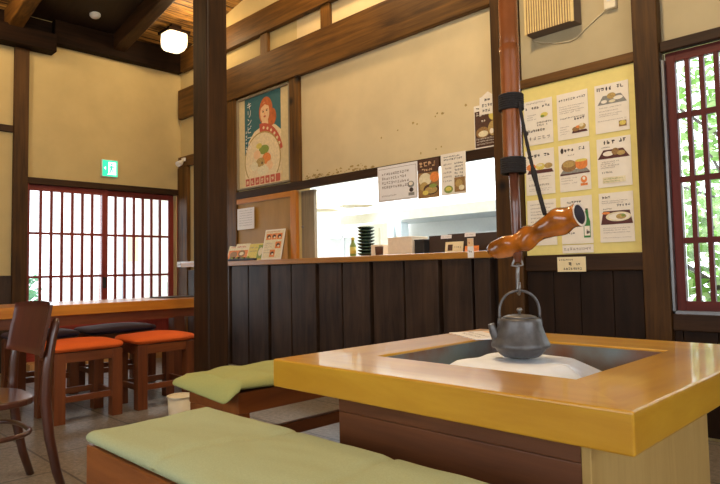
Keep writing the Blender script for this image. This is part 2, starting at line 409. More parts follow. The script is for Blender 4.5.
trim((-2.06, F-.005, .915), (-1.305, W, 1.018), 'dark_timberX')
trim((-1.305, F-.03, 0), (-1.165, W, 3.35), 'post_timberZ')
trim((-1.165, F-.01, 2.145), (.40, W, 2.205), 'dark_timberX')
trim((-1.165, F-.01, .58), (.40, W, .672), 'dark_timberX')
trim((.34, F-.01, 0), (.48, W, 3.35), 'post_timberZ')
trim((-5.6, F-.01, .0), (-5.585, W, .05), 'dark_timberX')
# wainscot of upright dark boards below the rail and the window
mb = MB(); x = -2.06
while x < 2.5:
    top = .915 if x < -1.31 else .58
    w = .17+.05*random.random(); xe = min(x+w, 2.55)
    if x < -1.31 < xe: xe = -1.31
    mb.box((x+.002, F+.015, .02), (xe-.002, W, top), 'board_brown'); x = xe
struct(mb.build('wall_panelling', bevel=.003))
MBX = MB().box((D+.04, F, 0), (-5.6, W, .98), 'board_dark'); struct(MBX.build('wall_panelling_left'))
# rail board behind the stools by the doors
# ---- lattice doors
door = bpy.data.objects.new('door_1', None); COL.objects.link(door); door.location = (D, 2.8, 0); struct(door, 'pair of red-brown lattice sliding doors')
PARENT_LOC['door_1'] = Vector((D, 2.8, 0))
mb = MB()
mb.box((D-.10, 1.968, 1.875), (D+.035, 3.64, 1.94), 'dark_timberY')
mb.box((D-.10, 1.968, .03), (D+.02, 1.985, 1.875), 'latticeZ'); mb.box((D-.10, 3.615, .03), (D+.02, 3.64, 1.875), 'latticeZ')
mb.build('door_frame', door, .003)
mb = MB(); mb.box((D-.14, 1.97, 0), (D+.16, 3.62, .09), 'sugi'); mb.build('threshold', door, .004)
def leaf(ya, yb, lo, hi, xo):
    """one sliding leaf; panes lie between lo and hi"""
    mb = MB()
    mb.box((xo, ya, .09), (xo+.03, lo, 1.875), 'latticeZ'); mb.box((xo, hi, .09), (xo+.03, yb, 1.875), 'latticeZ')
    mb.box((xo, lo, 1.815), (xo+.03, hi, 1.875), 'latticeY'); mb.box((xo, lo, .40), (xo+.03, hi, .45), 'latticeY'); mb.box((xo, lo, .09), (xo+.03, hi, .15), 'latticeY')
    lf = mb.build('door_leaf', door, .002)
    mb = MB(); n = 7; pw = (hi-lo)/n
    for i in range(1, n): mb.box((xo+.004, lo+i*pw-.0135, .45), (xo+.026, lo+i*pw+.0135, 1.815), 'latticeZ')
    for z in (1.38, .935): mb.box((xo+.006, lo, z-.0125), (xo+.024, hi, z+.0125), 'latticeY')
    mb.build('lattice', lf)
    MB().box((xo-.008, lo, .45), (xo-.003, hi, 1.815), 'glass').build('pane', lf)
    MB().box((xo+.004, lo, .15), (xo+.020, hi, .40), 'lattice'+'Z').build('kick_board', lf)
    return lf
l1 = leaf(1.985, 2.798, 2.009, 2.735, D-.05)
MB().box((D-.022, 2.742, .80), (D-.017, 2.785, .92), 'black').build('finger_pull', l1, .002)
leaf(2.735, 3.615, 2.798, 3.54, D-.09)
# ---- right lattice window
win = bpy.data.objects.new('window_1', None); COL.objects.link(win); win.location = (-.4, W, .66); struct(win, 'red lattice window right of the menu board')
PARENT_LOC['window_1'] = Vector((-.4, W, .66))
mb = MB(); yw = W-.015
xe = -1.10+.0725*20
mb.box((-1.148, yw, .69), (-1.10, yw+.035, 2.14), 'wine_woodZ'); mb.box((xe-.02, yw, .69), (.34, yw+.035, 2.14), 'wine_woodZ')
mb.box((-1.10, yw, .69), (xe-.02, yw+.035, .742), 'wine_woodX'); mb.box((-1.10, yw, 2.085), (xe-.02, yw+.035, 2.14), 'wine_woodX')
mb.build('window_frame', win, .002)
mb = MB()
for i in range(1, 20): mb.box((-1.10+i*.0725-.0245, yw+.003, .742), (-1.10+i*.0725, yw+.03, 2.085), 'wine_woodZ')
for z in (1.775, 1.415, 1.075): mb.box((-1.10, yw+.005, z-.016), (xe-.02, yw+.028, z+.016), 'wine_woodX')
mb.build('lattice', win)
MB().box((-1.10, yw+.04, .742), (xe-.02, yw+.045, 2.085), 'glass').build('pane', win)
mb = MB(); mb.box((-1.163, yw-.03, .672), (-1.148, yw+.05, 2.10), 'silver'); mb.box((-1.163, yw-.03, .672), (.34, yw+.05, .69), 'silver'); mb.build('metal_edge', win)

# free-standing post
trim((-3.822, 2.2, 0), (-3.628, 2.362, 4.0), 'dark_timberZ', .012)

# ------------------------------------------------------------------ serving counter
ctr = empty('serving_counter', (-3.9, 3.6, 0), 'dark boarded serving counter with a long wooden ledge under the hatch', 'counter')
mb = MB(); mb.box((-6.40, 3.50, 1.012), (-2.258, F-.002, 1.060), 'ledge'); mb.box((-4.43, F-.002, 1.012), (-2.258, 4.02, 1.060), 'ledge'); mb.build('ledge', ctr, .004)
bm_ = MB(); ed = [-5.575,-5.415,-5.094,-4.747,-4.412,-4.049,-3.73,-3.391,-3.042,-2.698,-2.413,-2.258]
for a, b in zip(ed[:-1], ed[1:]):           # thick upright boards with a dark gap between them
    bm_.box((a, 3.525+(.012 if len(bm_.f) % 12 else 0), 0), (b-.030, 3.590, 1.011), 'board_dark')
bm_.build('front_boards', ctr, .004)
MB().box((-5.575, 3.590, 0), (-2.258, 3.598, 1.011), 'board_brown').build('backing', ctr)
pan = empty('hatch_panel', (-5.0, 3.62, 1.06), 'plain tan wooden panel with pale frame at left of the hatch', 'panel')
MB().box((-5.415, 3.622, 1.062), (-4.52, 3.638, 1.655), 'panel_ply').build('board', pan)
mb = MB(); mb.box((-4.52, 3.602, 1.062), (-4.432, 3.638, 1.708), 'orange_woodZ'); mb.box((-5.415, 3.602, 1.655), (-4.52, 3.638, 1.708), 'orange_woodX'); mb.build('frame', pan, .003)
slid = empty('hatch_door', (-4.33, 3.68, 1.06), 'narrow greyish wooden hatch door slid to the left end of the hatch', 'hatch door')
MB().box((-4.428, 3.665, 1.062), (-4.245, 3.70, 1.70), 'jamb').build('door_board', slid, .003)
MB().lathe([(.012, 0), (.016, .006), (.012, .012)], (0,0,0), 'silver', 12).build('knob', slid)
k = slid.children[-1]; k.rotation_euler = (PI/2, 0, 0); k.location = (-.075, -.015, .30)

# ------------------------------------------------------------------ beer poster
po = empty('poster', (-4.96, 3.62, 1.79), 'framed vintage poster of red-haired woman with tray on teal ground', 'poster')
fr = MB(); x0, x1, z0, z1 = -5.41, -4.52, 1.80, 2.765
for lo, hi in (((x0,3.605,z0),(x0+.018,3.638,z1)), ((x1-.018,3.605,z0),(x1,3.638,z1)), ((x0,3.605,z0),(x1,3.638,z0+.018)), ((x0,3.605,z1-.018),(x1,3.638,z1))): fr.box(lo, hi, 'jamb')
fr.build('frame', po, .003)
MB().box((x0+.018, 3.628, z0+.018), (x1-.018, 3.638, z1-.018), 'mat_board').build('mount', po)
s = Sheet((-5.285, 3.627, 1.815), (1,0,0), (0,0,1), .61, .945, .001, 'print_cream')
s.rect(0, .36, 1, 1, 'teal')
s.poly([(.12,.36),(.10,.50),(.28,.60),(.45,.63),(.62,.66),(.85,.62),(1,.55),(1,.30),(.0,.30)], 'print_cream')      # blouse
s.ell(.60, .79, .185, .155, 'hair_print'); s.ell(.78, .71, .10, .09, 'hair_print'); s.ell(.72, .66, .075, .06, 'hair_print')
s.poly([(.50,.70),(.66,.70),(.68,.60),(.46,.60)], 'skin_print')
s.ell(.575, .775, .125, .115, 'skin_print'); s.ell(.53, .79, .022, .008, 'ink_brown'); s.ell(.63, .795, .022, .008, 'ink_brown')
s.poly([(.50,.807),(.56,.812),(.56,.806),(.50,.801)], 'hair_print'); s.poly([(.60,.812),(.67,.812),(.67,.806),(.60,.806)], 'hair_print')
s.ell(.575, .735, .032, .011, 'print_red'); s.poly([(.575,.785),(.59,.76),(.57,.758)], 'pic_orange')
s.poly([(.44,.86),(.60,.89),(.74,.86),(.72,.83),(.58,.865),(.47,.835)], 'hair_print')
# red arc band with pale letters over the big round tray
s.poly([(.46+.60*math.cos(t), .27+.40*math.sin(t)) for t in [1.62-.14*i for i in range(11)]]+[(.46+.50*math.cos(t), .27+.30*math.sin(t)) for t in [.22+.14*i for i in range(11)]], 'print_red')
for i in range(6):
    t = 1.42-.2*i; s.ell(.46+.55*math.cos(t), .27+.35*math.sin(t), .028, .016, 'print_cream')
s.ell(.50, .28, .50, .30, 'pic_tan', 40); s.ell(.50, .28, .475, .285, 'print_cream', 40)
for (cx, cy, rx, ry, mt) in ((.55,.38,.14,.05,'pic_green'),(.36,.34,.10,.05,'skin_print'),(.62,.28,.12,.06,'pic_orange'),(.45,.25,.12,.05,'pic_tan'),(.28,.22,.10,.05,'pic_cream'),(.70,.20,.09,.05,'skin_print'),(.52,.16,.16,.05,'pic_cream'),(.42,.43,.08,.03,'pic_yellow'),(.50,.24,.02,.015,'ink_brown')): s.ell(cx, cy, rx, ry, mt)
s.rect(.02, 0, 1, .105, 'print_cream')
for i in range(7): s.rect(.03+i*.14, .015, .145+i*.14, .095, 'print_red'); s.line(.05+i*.14, .03, .13+i*.14, .05, 'print_cream', 1.5, i)
s.text(.155, .865, '\u30ad\u30ea\u30f3\u30d3\u30fc\u30eb', .088, 'print_white', .088)
for i in range(6): s.line(.045, .60-i*.042, .10, .034, 'print_white', 1.2, i)
s.build('print', po)

# ------------------------------------------------------------------ plaster stains on the header
mb = MB(); rnd = random.Random(3)
def blot(cx, cz, r, k=1.0):
    n = 11; mb.poly([(cx+r*k*math.cos(2*PI*i/n)*rnd.uniform(.5, 1.2), W-.0012, cz+r*math.sin(2*PI*i/n)*rnd.uniform(.5, 1.2)) for i in range(n)][::-1], 'stain_brown')
for i in range(60): blot(rnd.uniform(-4.35, -3.42), 1.79+abs(rnd.gauss(0, .028)), rnd.uniform(.003, .011), 2.2)
for (cx, cz) in ((-3.02,2.09),(-2.98,2.075),(-3.18,2.06),(-3.36,2.03),(-2.78,2.12),(-2.73,2.11),(-2.80,2.10),(-2.52,2.13),(-2.75,1.86),(-2.80,1.85),(-2.95,1.84)): blot(cx, cz, rnd.uniform(.006, .014), 1.0)
st = mb.build('wall_stain'); struct(st)

# ------------------------------------------------------------------ menu board and its nine sheets
mbd = MB().box((-2.055, 3.618, 1.019), (-1.306, 3.638, 2.133), 'board_yellow').build('menu_board', None, .002)
tag(mbd, 'yellow menu board on the wall between the two posts, nine sheets on it', 'menu board')
def menu(x, z, label, draw, w=.203, h=.296, tilt=0, name='menu_sheet', mat='paper', y=3.614, group='menu sheets on the yellow board'):
    u = Vector((math.cos(tilt), 0, math.sin(tilt))); v = Vector((-math.sin(tilt), 0, math.cos(tilt)))
    s = Sheet(Vector((x, y, z))-u*w/2-v*h/2, u, v, w, h, .0015, mat)
    draw(s); o = s.build(name); tag(o, label, 'menu', group); return o
def title(s, y=.87, big=.075, x0=.06, x1=.96): s.line(x0, y, x0+.62*(x1-x0), big, 'ink', 1.4, 1); s.line(x0+.66*(x1-x0), y+.012, x1, big*.9, 'ink', 1.4, 2)
def lines(s, ys, x0=.1, x1=.85, h=.028, mat='ink_soft'):
    for i, y in enumerate(ys): s.line(x0, y, x1-.1*(i % 2), h, mat, 1, i)
def tray(s, x0, x1, y0, y1, slant=.1, mat='ink_tray'): s.poly([(x0,y0),(x1,y0),(x1-slant,y1),(x0+slant,y1)], mat)
def d1(s):
    title(s, .80, .07); lines(s, (.92,), .1, .8, .04); lines(s, (.66, .61, .56), .12, .45); s.ell(.72, .64, .13, .05, 'pic_yellow'); s.ell(.66, .61, .07, .03, 'pic_green')
    lines(s, (.46, .40), .45, .98, .045, 'ink'); s.line(.05, .29, .75, .06, 'ink', 1.4, 5); s.ell(.10, .28, .05, .045, 'ink')
    for i in range(5): s.line(.15+.16*i, .10, .27+.16*i, .09, 'ink_soft', 1, i)
def d2(s):
    title(s, .83, .055); lines(s, (.70, .65, .60, .56), .08, .9); lines(s, (.44,), .1, .95, .035, 'ink'); s.line(.55, .385, .9, .06, 'ink', 1.5, 3); lines(s, (.26, .21, .16, .11), .08, .42, .022)
    tray(s, .46, .97, .11, .16, .04); s.ell(.60, .19, .12, .05, 'pic_brown'); s.ell(.80, .23, .12, .065, 'pic_tan'); s.ell(.78, .26, .07, .04, 'pic_cream'); s.ell(.66, .23, .06, .03, 'pic_orange')
def d3(s):
    title(s, .86, .085); tray(s, .08, .95, .58, .76, .17, 'pic_grey'); s.ell(.50, .74, .13, .065, 'pic_tan'); s.ell(.28, .64, .09, .035, 'paper'); s.ell(.70, .68, .14, .04, 'paper'); s.ell(.52, .63, .1, .03, 'pic_cream')
    lines(s, (.50, .43, .37, .33), .12, .8, .025); s.line(.08, .235, .95, .022, 'ink_soft', 1, 9); s.rect(.70, .08, .92, .20, 'pic_brown'); s.ell(.81, .15, .1, .045, 'pic_yellow')
def d4(s):
    title(s, .82, .085); tray(s, .05, .97, .47, .55, .06); s.ell(.20, .62, .17, .075, 'pic_orange'); s.ell(.52, .62, .16, .075, 'pic_yellow'); s.ell(.80, .62, .14, .06, 'pic_tan'); s.ell(.50, .65, .10, .03, 'pic_cream')
    lines(s, (.38, .33), .1, .9, .024); s.line(.1, .19, .85, .05, 'ink_soft', 1.2, 4); lines(s, (.12, .08), .1, .9, .022)
def d5(s):
    s.ell(.12, .88, .05, .06, 'ink'); title(s, .84, .08); s.line(.30, .75, .55, .04, 'ink_soft', 1, 3)
    tray(s, .03, .98, .38, .46, .10, 'pic_grey'); s.poly([(.03,.38),(.98,.38),(.98,.355),(.03,.345)], 'ink_tray'); s.ell(.33, .54, .25, .125, 'pic_brown', 24); s.ell(.33, .58, .2, .07, 'pic_tan')
    s.ell(.73, .53, .19, .09, 'pic_orange'); s.rect(.54, .55, .92, .63, 'pic_orange'); s.ell(.73, .63, .19, .03, 'pic_yellow')
    lines(s, (.27, .22, .16), .06, .60, .024); s.ell(.79, .22, .1, .075, 'pic_orange'); s.ell(.79, .24, .045, .035, 'paper'); s.rect(.68, .09, .9, .14, 'pic_orange')
def d6(s):
    title(s, .87, .09, .05, .97); s.line(.14, .80, .40, .03, 'ink', 1, 4); tray(s, .02, .96, .58, .76, .18); s.ell(.34, .68, .16, .05, 'paper'); s.ell(.55, .71, .11, .07, 'pic_brown'); s.ell(.72, .67, .12, .05, 'pic_tan')
    lines(s, (.50, .46, .42, .38), .10, .66, .03); lines(s, (.28,), .12, .5, .04, 'ink'); s.rect(.15, .08, .82, .20, 'pic_cream'); lines(s, (.15, .10), .18, .78, .028, 'pic_green')
def d7(s): 
    lines(s, (.88, .80, .72, .66, .58, .50), .12, .95, .038); lines(s, (.40, .34, .28, .20, .14), .12, .85, .03)
def d8(s):
    s.line(.20, .85, .75, .055, 'ink', 1.5, 2); s.line(.08, .76, .6, .04, 'ink_soft', 1.2, 3)
    for i in range(4): s.line(.45, .66-.08*i, .68, .05, 'ink_soft', 1.2, i)
    s.line(.08, .20, .45, .05, 'ink', 1.2, 5); s.line(.45, .10, .68, .09, 'ink_soft', 1, 7)
    s.poly([(.72,.12),(.93,.12),(.93,.45),(.89,.54),(.87,.70),(.79,.70),(.77,.54),(.72,.45)], 'pic_bottle'); s.rect(.74, .16, .91, .36, 'paper'); s.line(.78, .19, .88, .12, 'ink', 1, 8); s.rect(.79, .695, .87, .725, 'ink')
def d9(s):
    s.line(.1, .88, .42, .06, 'ink', 1.3, 2); lines(s, (.82, .78), .08, .85, .028); s.line(.52, .71, .92, .055, 'ink', 1.2, 4); s.line(.12, .66, .4, .03, 'ink', 1, 5)
    tray(s, .04, .97, .36, .63, .08); s.ell(.56, .51, .37, .095, 'pic_cream', 26); s.ell(.58, .51, .30, .07, 'paper'); s.ell(.64, .51, .15, .055, 'pic_tan'); s.ell(.70, .53, .06, .03, 'pic_green'); s.ell(.20, .59, .12, .025, 'pic_orange')
    lines(s, (.27, .23, .18), .1, .9, .024); s.line(.08, .08, .92, .02, 'ink_soft', 1, 7)
cx = (-1.938, -1.703, -1.456); cz = (1.893, 1.563, 1.232)
menu(cx[0], cz[0], 'top left menu sheet, mostly lettering with a small yellow-green sketch', d1)
menu(cx[1], cz[0], 'top middle menu sheet with a small brown dish at lower right', d2)
menu(cx[2], cz[0], 'top right menu sheet with a grey tray drawn under its heading', d3, tilt=-.01)
menu(cx[0], cz[1], 'middle row menu sheet with orange and yellow bowls, nearest the bamboo pole', d4)
menu(cx[1], cz[1], 'centre menu sheet with brown pot and orange bowl on a tray', d5, tilt=.008)
menu(cx[2], cz[1], 'menu sheet with reddish tray under heading and cream box at its foot', d6)
menu(cx[0], cz[2], 'lower left menu sheet of plain lettering partly behind the carved wood', d7)
menu(cx[1], cz[2], 'bottom menu sheet with a green bottle drawn on it', d8)
menu(cx[2], cz[2], 'bottom right menu sheet with an oval plate on a dark tray', d9)
def dstrip(s): s.line(.05, .3, .95, .4, 'ink_soft', .8, 2)
menu(cx[1], 1.052, 'thin paper strip with faint red writing at the foot of the menu board', dstrip, .20, .05, name='paper_strip', group='notices by the menu board')
def dsign(s): s.line(.06, .74, .62, .13, 'ink', 1.2, 1); s.line(.40, .40, .62, .24, 'ink', 2.0, 2); s.line(.66, .42, .85, .16, 'ink', 1.2, 3); s.line(.22, .12, .95, .17, 'ink', 1.3, 4)
menu(-1.738, .957, 'small cream notice on the dark rail under the menu board', dsign, .185, .092, name='notice', mat='paper_cream', y=3.592, group='notices by the menu board')

# notices over the hatch
G2 = 'notices hung over the hatch'
def n1(s):
    s.frame(.03, .04, .97, .93, .003, 'ink_soft')
    for i in range(4): s.line(.11, .74-.125*i, .80, .085, 'ink_soft', 1.3, i)
    s.line(.11, .14, .50, .05, 'ink_soft', 1, 8); s.ell(.84, .40, .08, .09, 'pic_grey'); s.ell(.84, .42, .05, .05, 'paper'); s.ell(.85, .25, .05, .06, 'ink'); s.rect(.78, .10, .92, .18, 'pic_grey')
menu(-3.158, 1.631, 'white lettered notice with thin border hanging over the hatch', n1, .418, .288, name='notice', mat='paper_cool', y=3.594, group=G2)
def n2(s):
    s.rect(0, .66, 1, 1, 'ink_brown'); s.line(.08, .80, .95, .14, 'skin_print', 1.6, 1); s.line(.2, .70, .9, .07, 'skin_print', 1.3, 2); s.rect(0, 0, 1, .66, 'pic_brown')
    s.ell(.35, .48, .30, .17, 'pic_cream'); s.ell(.30, .30, .2, .12, 'pic_tan'); s.ell(.80, .52, .22, .13, 'pic_orange'); s.ell(.62, .22, .36, .14, 'ink_brown'); s.ell(.62, .20, .30, .09, 'pic_tan'); s.ell(.36, .14, .14, .06, 'pic_yellow'); s.ell(.72, .30, .18, .05, 'pic_green')
menu(-2.845, 1.626, 'dark brown food notice over the hatch, between two pale ones', n2, .202, .296, name='notice', mat='ink_brown', y=3.594, group=G2)
def n3(s):
    s.line(.12, .90, .8, .04, 'ink', 1.3, 0); s.line(.12, .83, .9, .05, 'ink', 1.4, 1)
    for i in range(5): s.line(.10, .72-.10*i, .46, .05, 'ink_soft', 1.2, i); s.line(.55, .72-.08*i, .90, .05, 'ink', 1.3, 20+i)
    s.rect(.54, .06, .96, .40, 'pic_brown'); s.ell(.72, .26, .14, .09, 'pic_tan'); s.ell(.82, .15, .11, .06, 'pic_cream'); s.ell(.30, .14, .18, .09, 'pic_green'); s.ell(.30, .15, .12, .05, 'pic_yellow')
menu(-2.613, 1.634, 'pale menu notice with price columns over the hatch, nearest the post', n3, .222, .308, name='notice', mat='paper', y=3.594, group=G2)
def n4(s):
    s.rect(.03, .03, .97, .86, 'ink_brown'); s.line(.08, .74, .5, .09, 'paper', 1.3, 1); s.line(.30, .60, .55, .06, 'paper', 1.2, 2); s.ell(.34, .36, .27, .13, 'pic_brown'); s.ell(.36, .33, .2, .07, 'pic_cream'); s.ell(.76, .42, .2, .17, 'pic_tan'); s.ell(.70, .36, .08, .06, 'paper'); s.ell(.80, .72, .2, .12, 'pic_yellow')
    for i in range(3): s.line(.08, .20-.06*i, .9, .04, 'paper', 1.1, i)
    s.line(.10, .90, .60, .05, 'ink', 1.2, 5)
menu(-2.345, 1.946, 'black food poster with a paper flash on the plaster beside the hatch post', n4, .205, .312, name='notice', mat='paper', y=3.634, group=G2)
s = Sheet((-2.40, 3.630, 2.03), (1, 0, -.05), (.05, 0, 1), .135, .125, .0015, 'paper'); s.poly([(.1,1),(.5,1.28),(.9,1)], 'paper'); s.line(.3, .72, .8, .2, 'ink', 1.3, 1); s.line(.15, .42, .9, .18, 'ink', 1.2, 2); s.line(.2, .12, .85, .18, 'ink', 1.2, 3)
tag(s.build('paper_flash'), 'small pale paper flash stuck on the corner of the black food poster', 'paper flash', G2)
def pnote(s):
    for i in range(7): s.line(.12, .86-.115*i, .9, .045, 'pic_grey', 1, i)
menu(-5.405+.16, 1.495, 'white note pinned high at left on the tan hatch panel', pnote, .30, .22, name='note', mat='paper_cool', y=3.60, group='papers on the hatch panel')

# ------------------------------------------------------------------ things on the ledge at the left
Zl = 1.0605
def card(name, x, y, w, h, lean, rz, mat, draw, label, cat, group):
    u = Vector((math.cos(rz), math.sin(rz), 0)); back = Vector((-math.sin(rz), math.cos(rz), 0))
    wv = (Vector((0,0,1))*math.cos(lean)+back*math.sin(lean))
    s = Sheet(Vector((x, y, Zl))-u*w/2, u, wv, w, h, .004, mat); draw(s); o = s.build(name); tag(o, label, cat, group); return o
GL = 'cards propped on the ledge'
def c1(s):
    s.rect(.05, .05, .95, .95, 'pic_cream')
    for (a, b, c, d_) in ((.10,.66,.36,.86),(.38,.66,.62,.86),(.64,.66,.90,.86),(.62,.36,.90,.58),(.40,.08,.66,.32)): s.rect(a, b, c, d_, 'pic_orange'); s.ell((a+c)/2, (b+d_)/2, .09, .06, 'ink_brown'); s.ell((a+c)/2+.02, (b+d_)/2-.03, .05, .03, 'pic_cream')
    lines(s, (.52, .46, .40, .30, .22), .10, .5, .03); s.line(.1, .90, .8, .04, 'ink_red', 1, 3)
st_ = card('menu_stand', -4.72, 3.522, .29, .30, .22, .06, 'paper', c1, 'upright photo menu leaning at right end of the ledge cards', 'menu stand', GL)
for sx in (.147, -.153):
    mb = MB(); mb.prism([(sx,0,0),(sx,.070,0),(sx,.066,.29)], (.006,0,0), 'sugi')
    mb.v = [tuple(Vector(v)+Vector((-4.72, 3.528+.06*sx, Zl))) for v in mb.v]
    mb.build('stand_side', st_)
def c2(s):
    s.rect(0, .55, 1, 1, 'pic_cream'); s.rect(.04, .08, .96, .62, 'pic_orange'); s.ell(.3, .36, .18, .2, 'pic_brown'); s.ell(.68, .42, .17, .2, 'pic_brown'); s.ell(.68, .42, .1, .1, 'pic_cream'); s.line(.1, .76, .9, .12, 'ink_red', 1.3, 2)
card('leaflet', -5.36, 3.56, .36, .185, .30, .03, 'paper_cream', c2, 'orange photo leaflet leaning furthest left on the ledge', 'leaflet', GL)
def c3(s):
    s.rect(.02, .02, .98, .98, 'pic_yellow'); s.line(.1, .70, .6, .12, 'ink_soft', 1.2, 2); s.line(.1, .50, .8, .1, 'ink_soft', 1.2, 4); s.rect(.60, .1, .95, .9, 'pic_green'); s.ell(.78, .5, .13, .25, 'pic_cream')
card('leaflet', -5.03, 3.548, .28, .175, .30, -.02, 'paper_cream', c3, 'yellow-green leaflet leaning behind the dark dish on the ledge', 'leaflet', GL)
tr = empty('sample_tray', (-5.20, 3.535, Zl), 'low black tray of small dark samples at the left of the ledge', 'tray')
mb = MB(); mb.box((-5.50, 3.508, Zl), (-4.98, 3.545, Zl+.008), 'black'); mb.box((-5.50, 3.508, Zl), (-4.98, 3.512, Zl+.022), 'black'); mb.box((-5.50, 3.541, Zl), (-4.98, 3.545, Zl+.022), 'black'); mb.build('tray_base', tr)
mb = MB(); rnd = random.Random(5)
for i in range(11):
    r = rnd.uniform(.012, .017); c = (-5.42+.032*i, 3.526+rnd.uniform(-.003, .003), Zl+.009)
    mb.lathe([(r*.9, 0), (r, r*.7), (r*.8, r*1.6), (r*.3, r*2.1)], c, ('pic_grey', 'pic_green', 'ink_brown')[i % 3], 10)
o = mb.build('samples', tr); o['kind'] = 'stuff'

# ------------------------------------------------------------------ hatch: things on the inner ledge
bowl_prof = [(.030, 0), (.034, .004), (.060, .014), (.074, .024), (.077, .032), (.073, .030), (.058, .020), (.030, .012), (.0, .010)]
B0 = MB().lathe(bowl_prof, (0,0,0), 'lacquer', 24, (True, False)).build('bowl')
B0.location = (-3.715, 3.80, 1.0605); tag(B0, 'lowest dark green lacquer bowl of the tall stack in the hatch', 'bowl', 'green bowls stacked in the hatch')
names = ('second', 'third', 'fourth', 'fifth', 'sixth', 'seventh', 'eighth')
for i in range(8):
    lab = 'dark green lacquer bowl, topmost of the stack in the hatch' if i == 7 else 'dark green lacquer bowl, %s from the bottom of the hatch stack' % names[i]
    copy_thing(B0, (random.uniform(-.003, .003), 0, .0285*(i+1)), lab)
def boxy(name, x0, x1, z1, y0, y1, mat, label, cat, group=None, lid=None):
    r = empty(name, ((x0+x1)/2, (y0+y1)/2, Zl), label, cat, group)
    mb = MB(); t = .006
    mb.box((x0, y0, Zl), (x1, y1, Zl+.006), mat); mb.box((x0, y0, Zl), (x1, y0+t, z1), mat); mb.box((x0, y1-t, Zl), (x1, y1, z1), mat); mb.box((x0, y0+t, Zl), (x0+t, y1-t, z1), mat); mb.box((x1-t, y0+t, Zl), (x1, y1-t, z1), mat)
    mb.build('body', r, .002)
    if lid: MB().box((x0-.003, y0-.003, z1), (x1+.003, y1+.003, z1+.012), lid).build('lid', r, .003)
    return r
boxy('storage_box', -3.58, -3.45, 1.155, 3.72, 3.85, 'box_cream', 'small tan box standing right of the bowl stack', 'box')
boxy('storage_box', -3.37, -3.11, 1.195, 3.70, 3.90, 'box_cream', 'larger cream box in the middle of the hatch ledge', 'box', lid='box_cream')
cp = MB().lathe([(.03, 0), (.034, .05), (.036, .075), (.033, .075), (.03, .01), (0, .008)], (0,0,0), 'ink_brown', 18, (True, False)).build('cup'); cp.location = (-3.43, 3.66, Zl); tag(cp, 'small dark brown cup between the two cream boxes', 'cup')
boxy('canister', -3.085, -2.99, 1.165, 3.70, 3.80, 'black', 'short black canister right of the larger cream box', 'canister', lid='black')
gb = 'dark boxes along the hatch ledge'
boxy('storage_box', -2.97, -2.80, 1.20, 3.74, 3.92, 'box_dark', 'dark brown box right of the black canister', 'box', gb)
boxy('storage_box', -2.79, -2.58, 1.205, 3.74, 3.92, 'box_dark', 'middle dark brown box behind the white label card', 'box', gb)
boxy('storage_box', -2.57, -2.28, 1.20, 3.74, 3.94, 'box_dark', 'dark brown box at right end of the hatch ledge', 'box', gb)
def plain(s): s.rect(.15, .2, .42, .75, 'ink_brown'); s.line(.5, .4, .95, .2, 'ink_soft', 1, 2)
def tagc(name, x, y, z, w, h, mat, label, draw=plain):
    s = Sheet((x, y, z), (1,0,0), (0,.15,1), w, h, .002, mat); draw(s); o = s.build(name); tag(o, label, 'label card', 'label cards in the hatch')
tagc('label_card', -2.80, 3.715, Zl, .165, .085, 'paper_cream', 'white label card with a dark mark before the dark boxes')
blank = lambda s: s.line(.1, .3, .9, .3, 'ink_soft', .8, 1)
tagc('label_card', -2.85, 3.735, 1.172, .10, .028, 'paper_cool', 'small white label on the left dark box', blank)
tagc('label_card', -2.63, 3.735, 1.176, .095, .030, 'paper_cool', 'small white label near the top of the middle dark box', blank)
tagc('label_card', -2.58, 3.66, Zl, .12, .045, 'pic_orange', 'low orange tag on the hatch ledge at the middle box', blank)
s = Sheet((-2.44, 3.494, 1.016), (1,0,0), (0,0,1), .05, .135, .001, 'paper_cool'); s.rect(0, .58, 1, .98, 'skin_print'); s.line(.15, .7, .9, .12, 'ink_red', 1.2, 1); s.line(.15, .25, .9, .12, 'ink', 1.2, 2)
tag(s.build('price_tag'), 'narrow pinkish tag hanging over the front edge of the ledge', 'tag')
bo = empty('sauce_bottle', (-3.86, 3.78, Zl), 'green and yellow bottle left of the bowl stack', 'bottle')
MB().lathe([(.026, 0), (.028, .02), (.028, .10), (.014, .13), (.012, .15)], (-3.86, 3.78, Zl), 'pic_green', 16).build('body', bo)
MB().lathe([(.0145, 0), (.0145, .02), (.010, .026)], (-3.86, 3.78, Zl+.15), 'pic_yellow', 14).build('cap', bo)
MB().lathe([(.0286, 0), (.0286, .06)], (-3.86, 3.78, Zl+.03), 'pic_yellow', 16).build('label', bo)

# ------------------------------------------------------------------ kitchen beyond
KY = 6.3
mb = MB(); mb.box((-7.9, W+.14, -.1), (-2.02, KY, 0), 'kitchen_steel'); struct(mb.build('floor_kitchen'))
mb = MB(); mb.box((-7.9, KY, 0), (-2.02, KY+.1, 2.7), 'kitchen_white'); struct(mb.build('wall_kitchen_back'))
struct(Bx('wall_kitchen_left', (-8.0, W+.14, 0), (-7.9, KY, 2.7), 'kitchen_white')); struct(Bx('wall_kitchen_right', (-2.02, W+.14, 0), (-1.92, KY, 2.7), 'kitchen_white'))
struct(Bx('ceiling_kitchen', (-8.0, W+.14, 2.7), (-1.92, KY+.1, 2.8), 'kitchen_white'))
hd = empty('extractor_hood', (-4.5, 5.6, 1.5), 'pale steel extractor hood across the kitchen behind the hatch', 'hood')
mb = MB(); mb.hexa([(-5.35,5.1,1.54),(-3.2,5.1,1.54),(-3.2,6.2,1.54),(-5.35,6.2,1.54),(-5.0,5.5,2.1),(-3.4,5.5,2.1),(-3.4,6.2,2.1),(-5.0,6.2,2.1)], 'kitchen_steel'); mb.build('canopy', hd)
MB().box((-5.36, 5.08, 1.49), (-3.19, 5.10, 1.60), 'kitchen_steel').build('rim', hd)
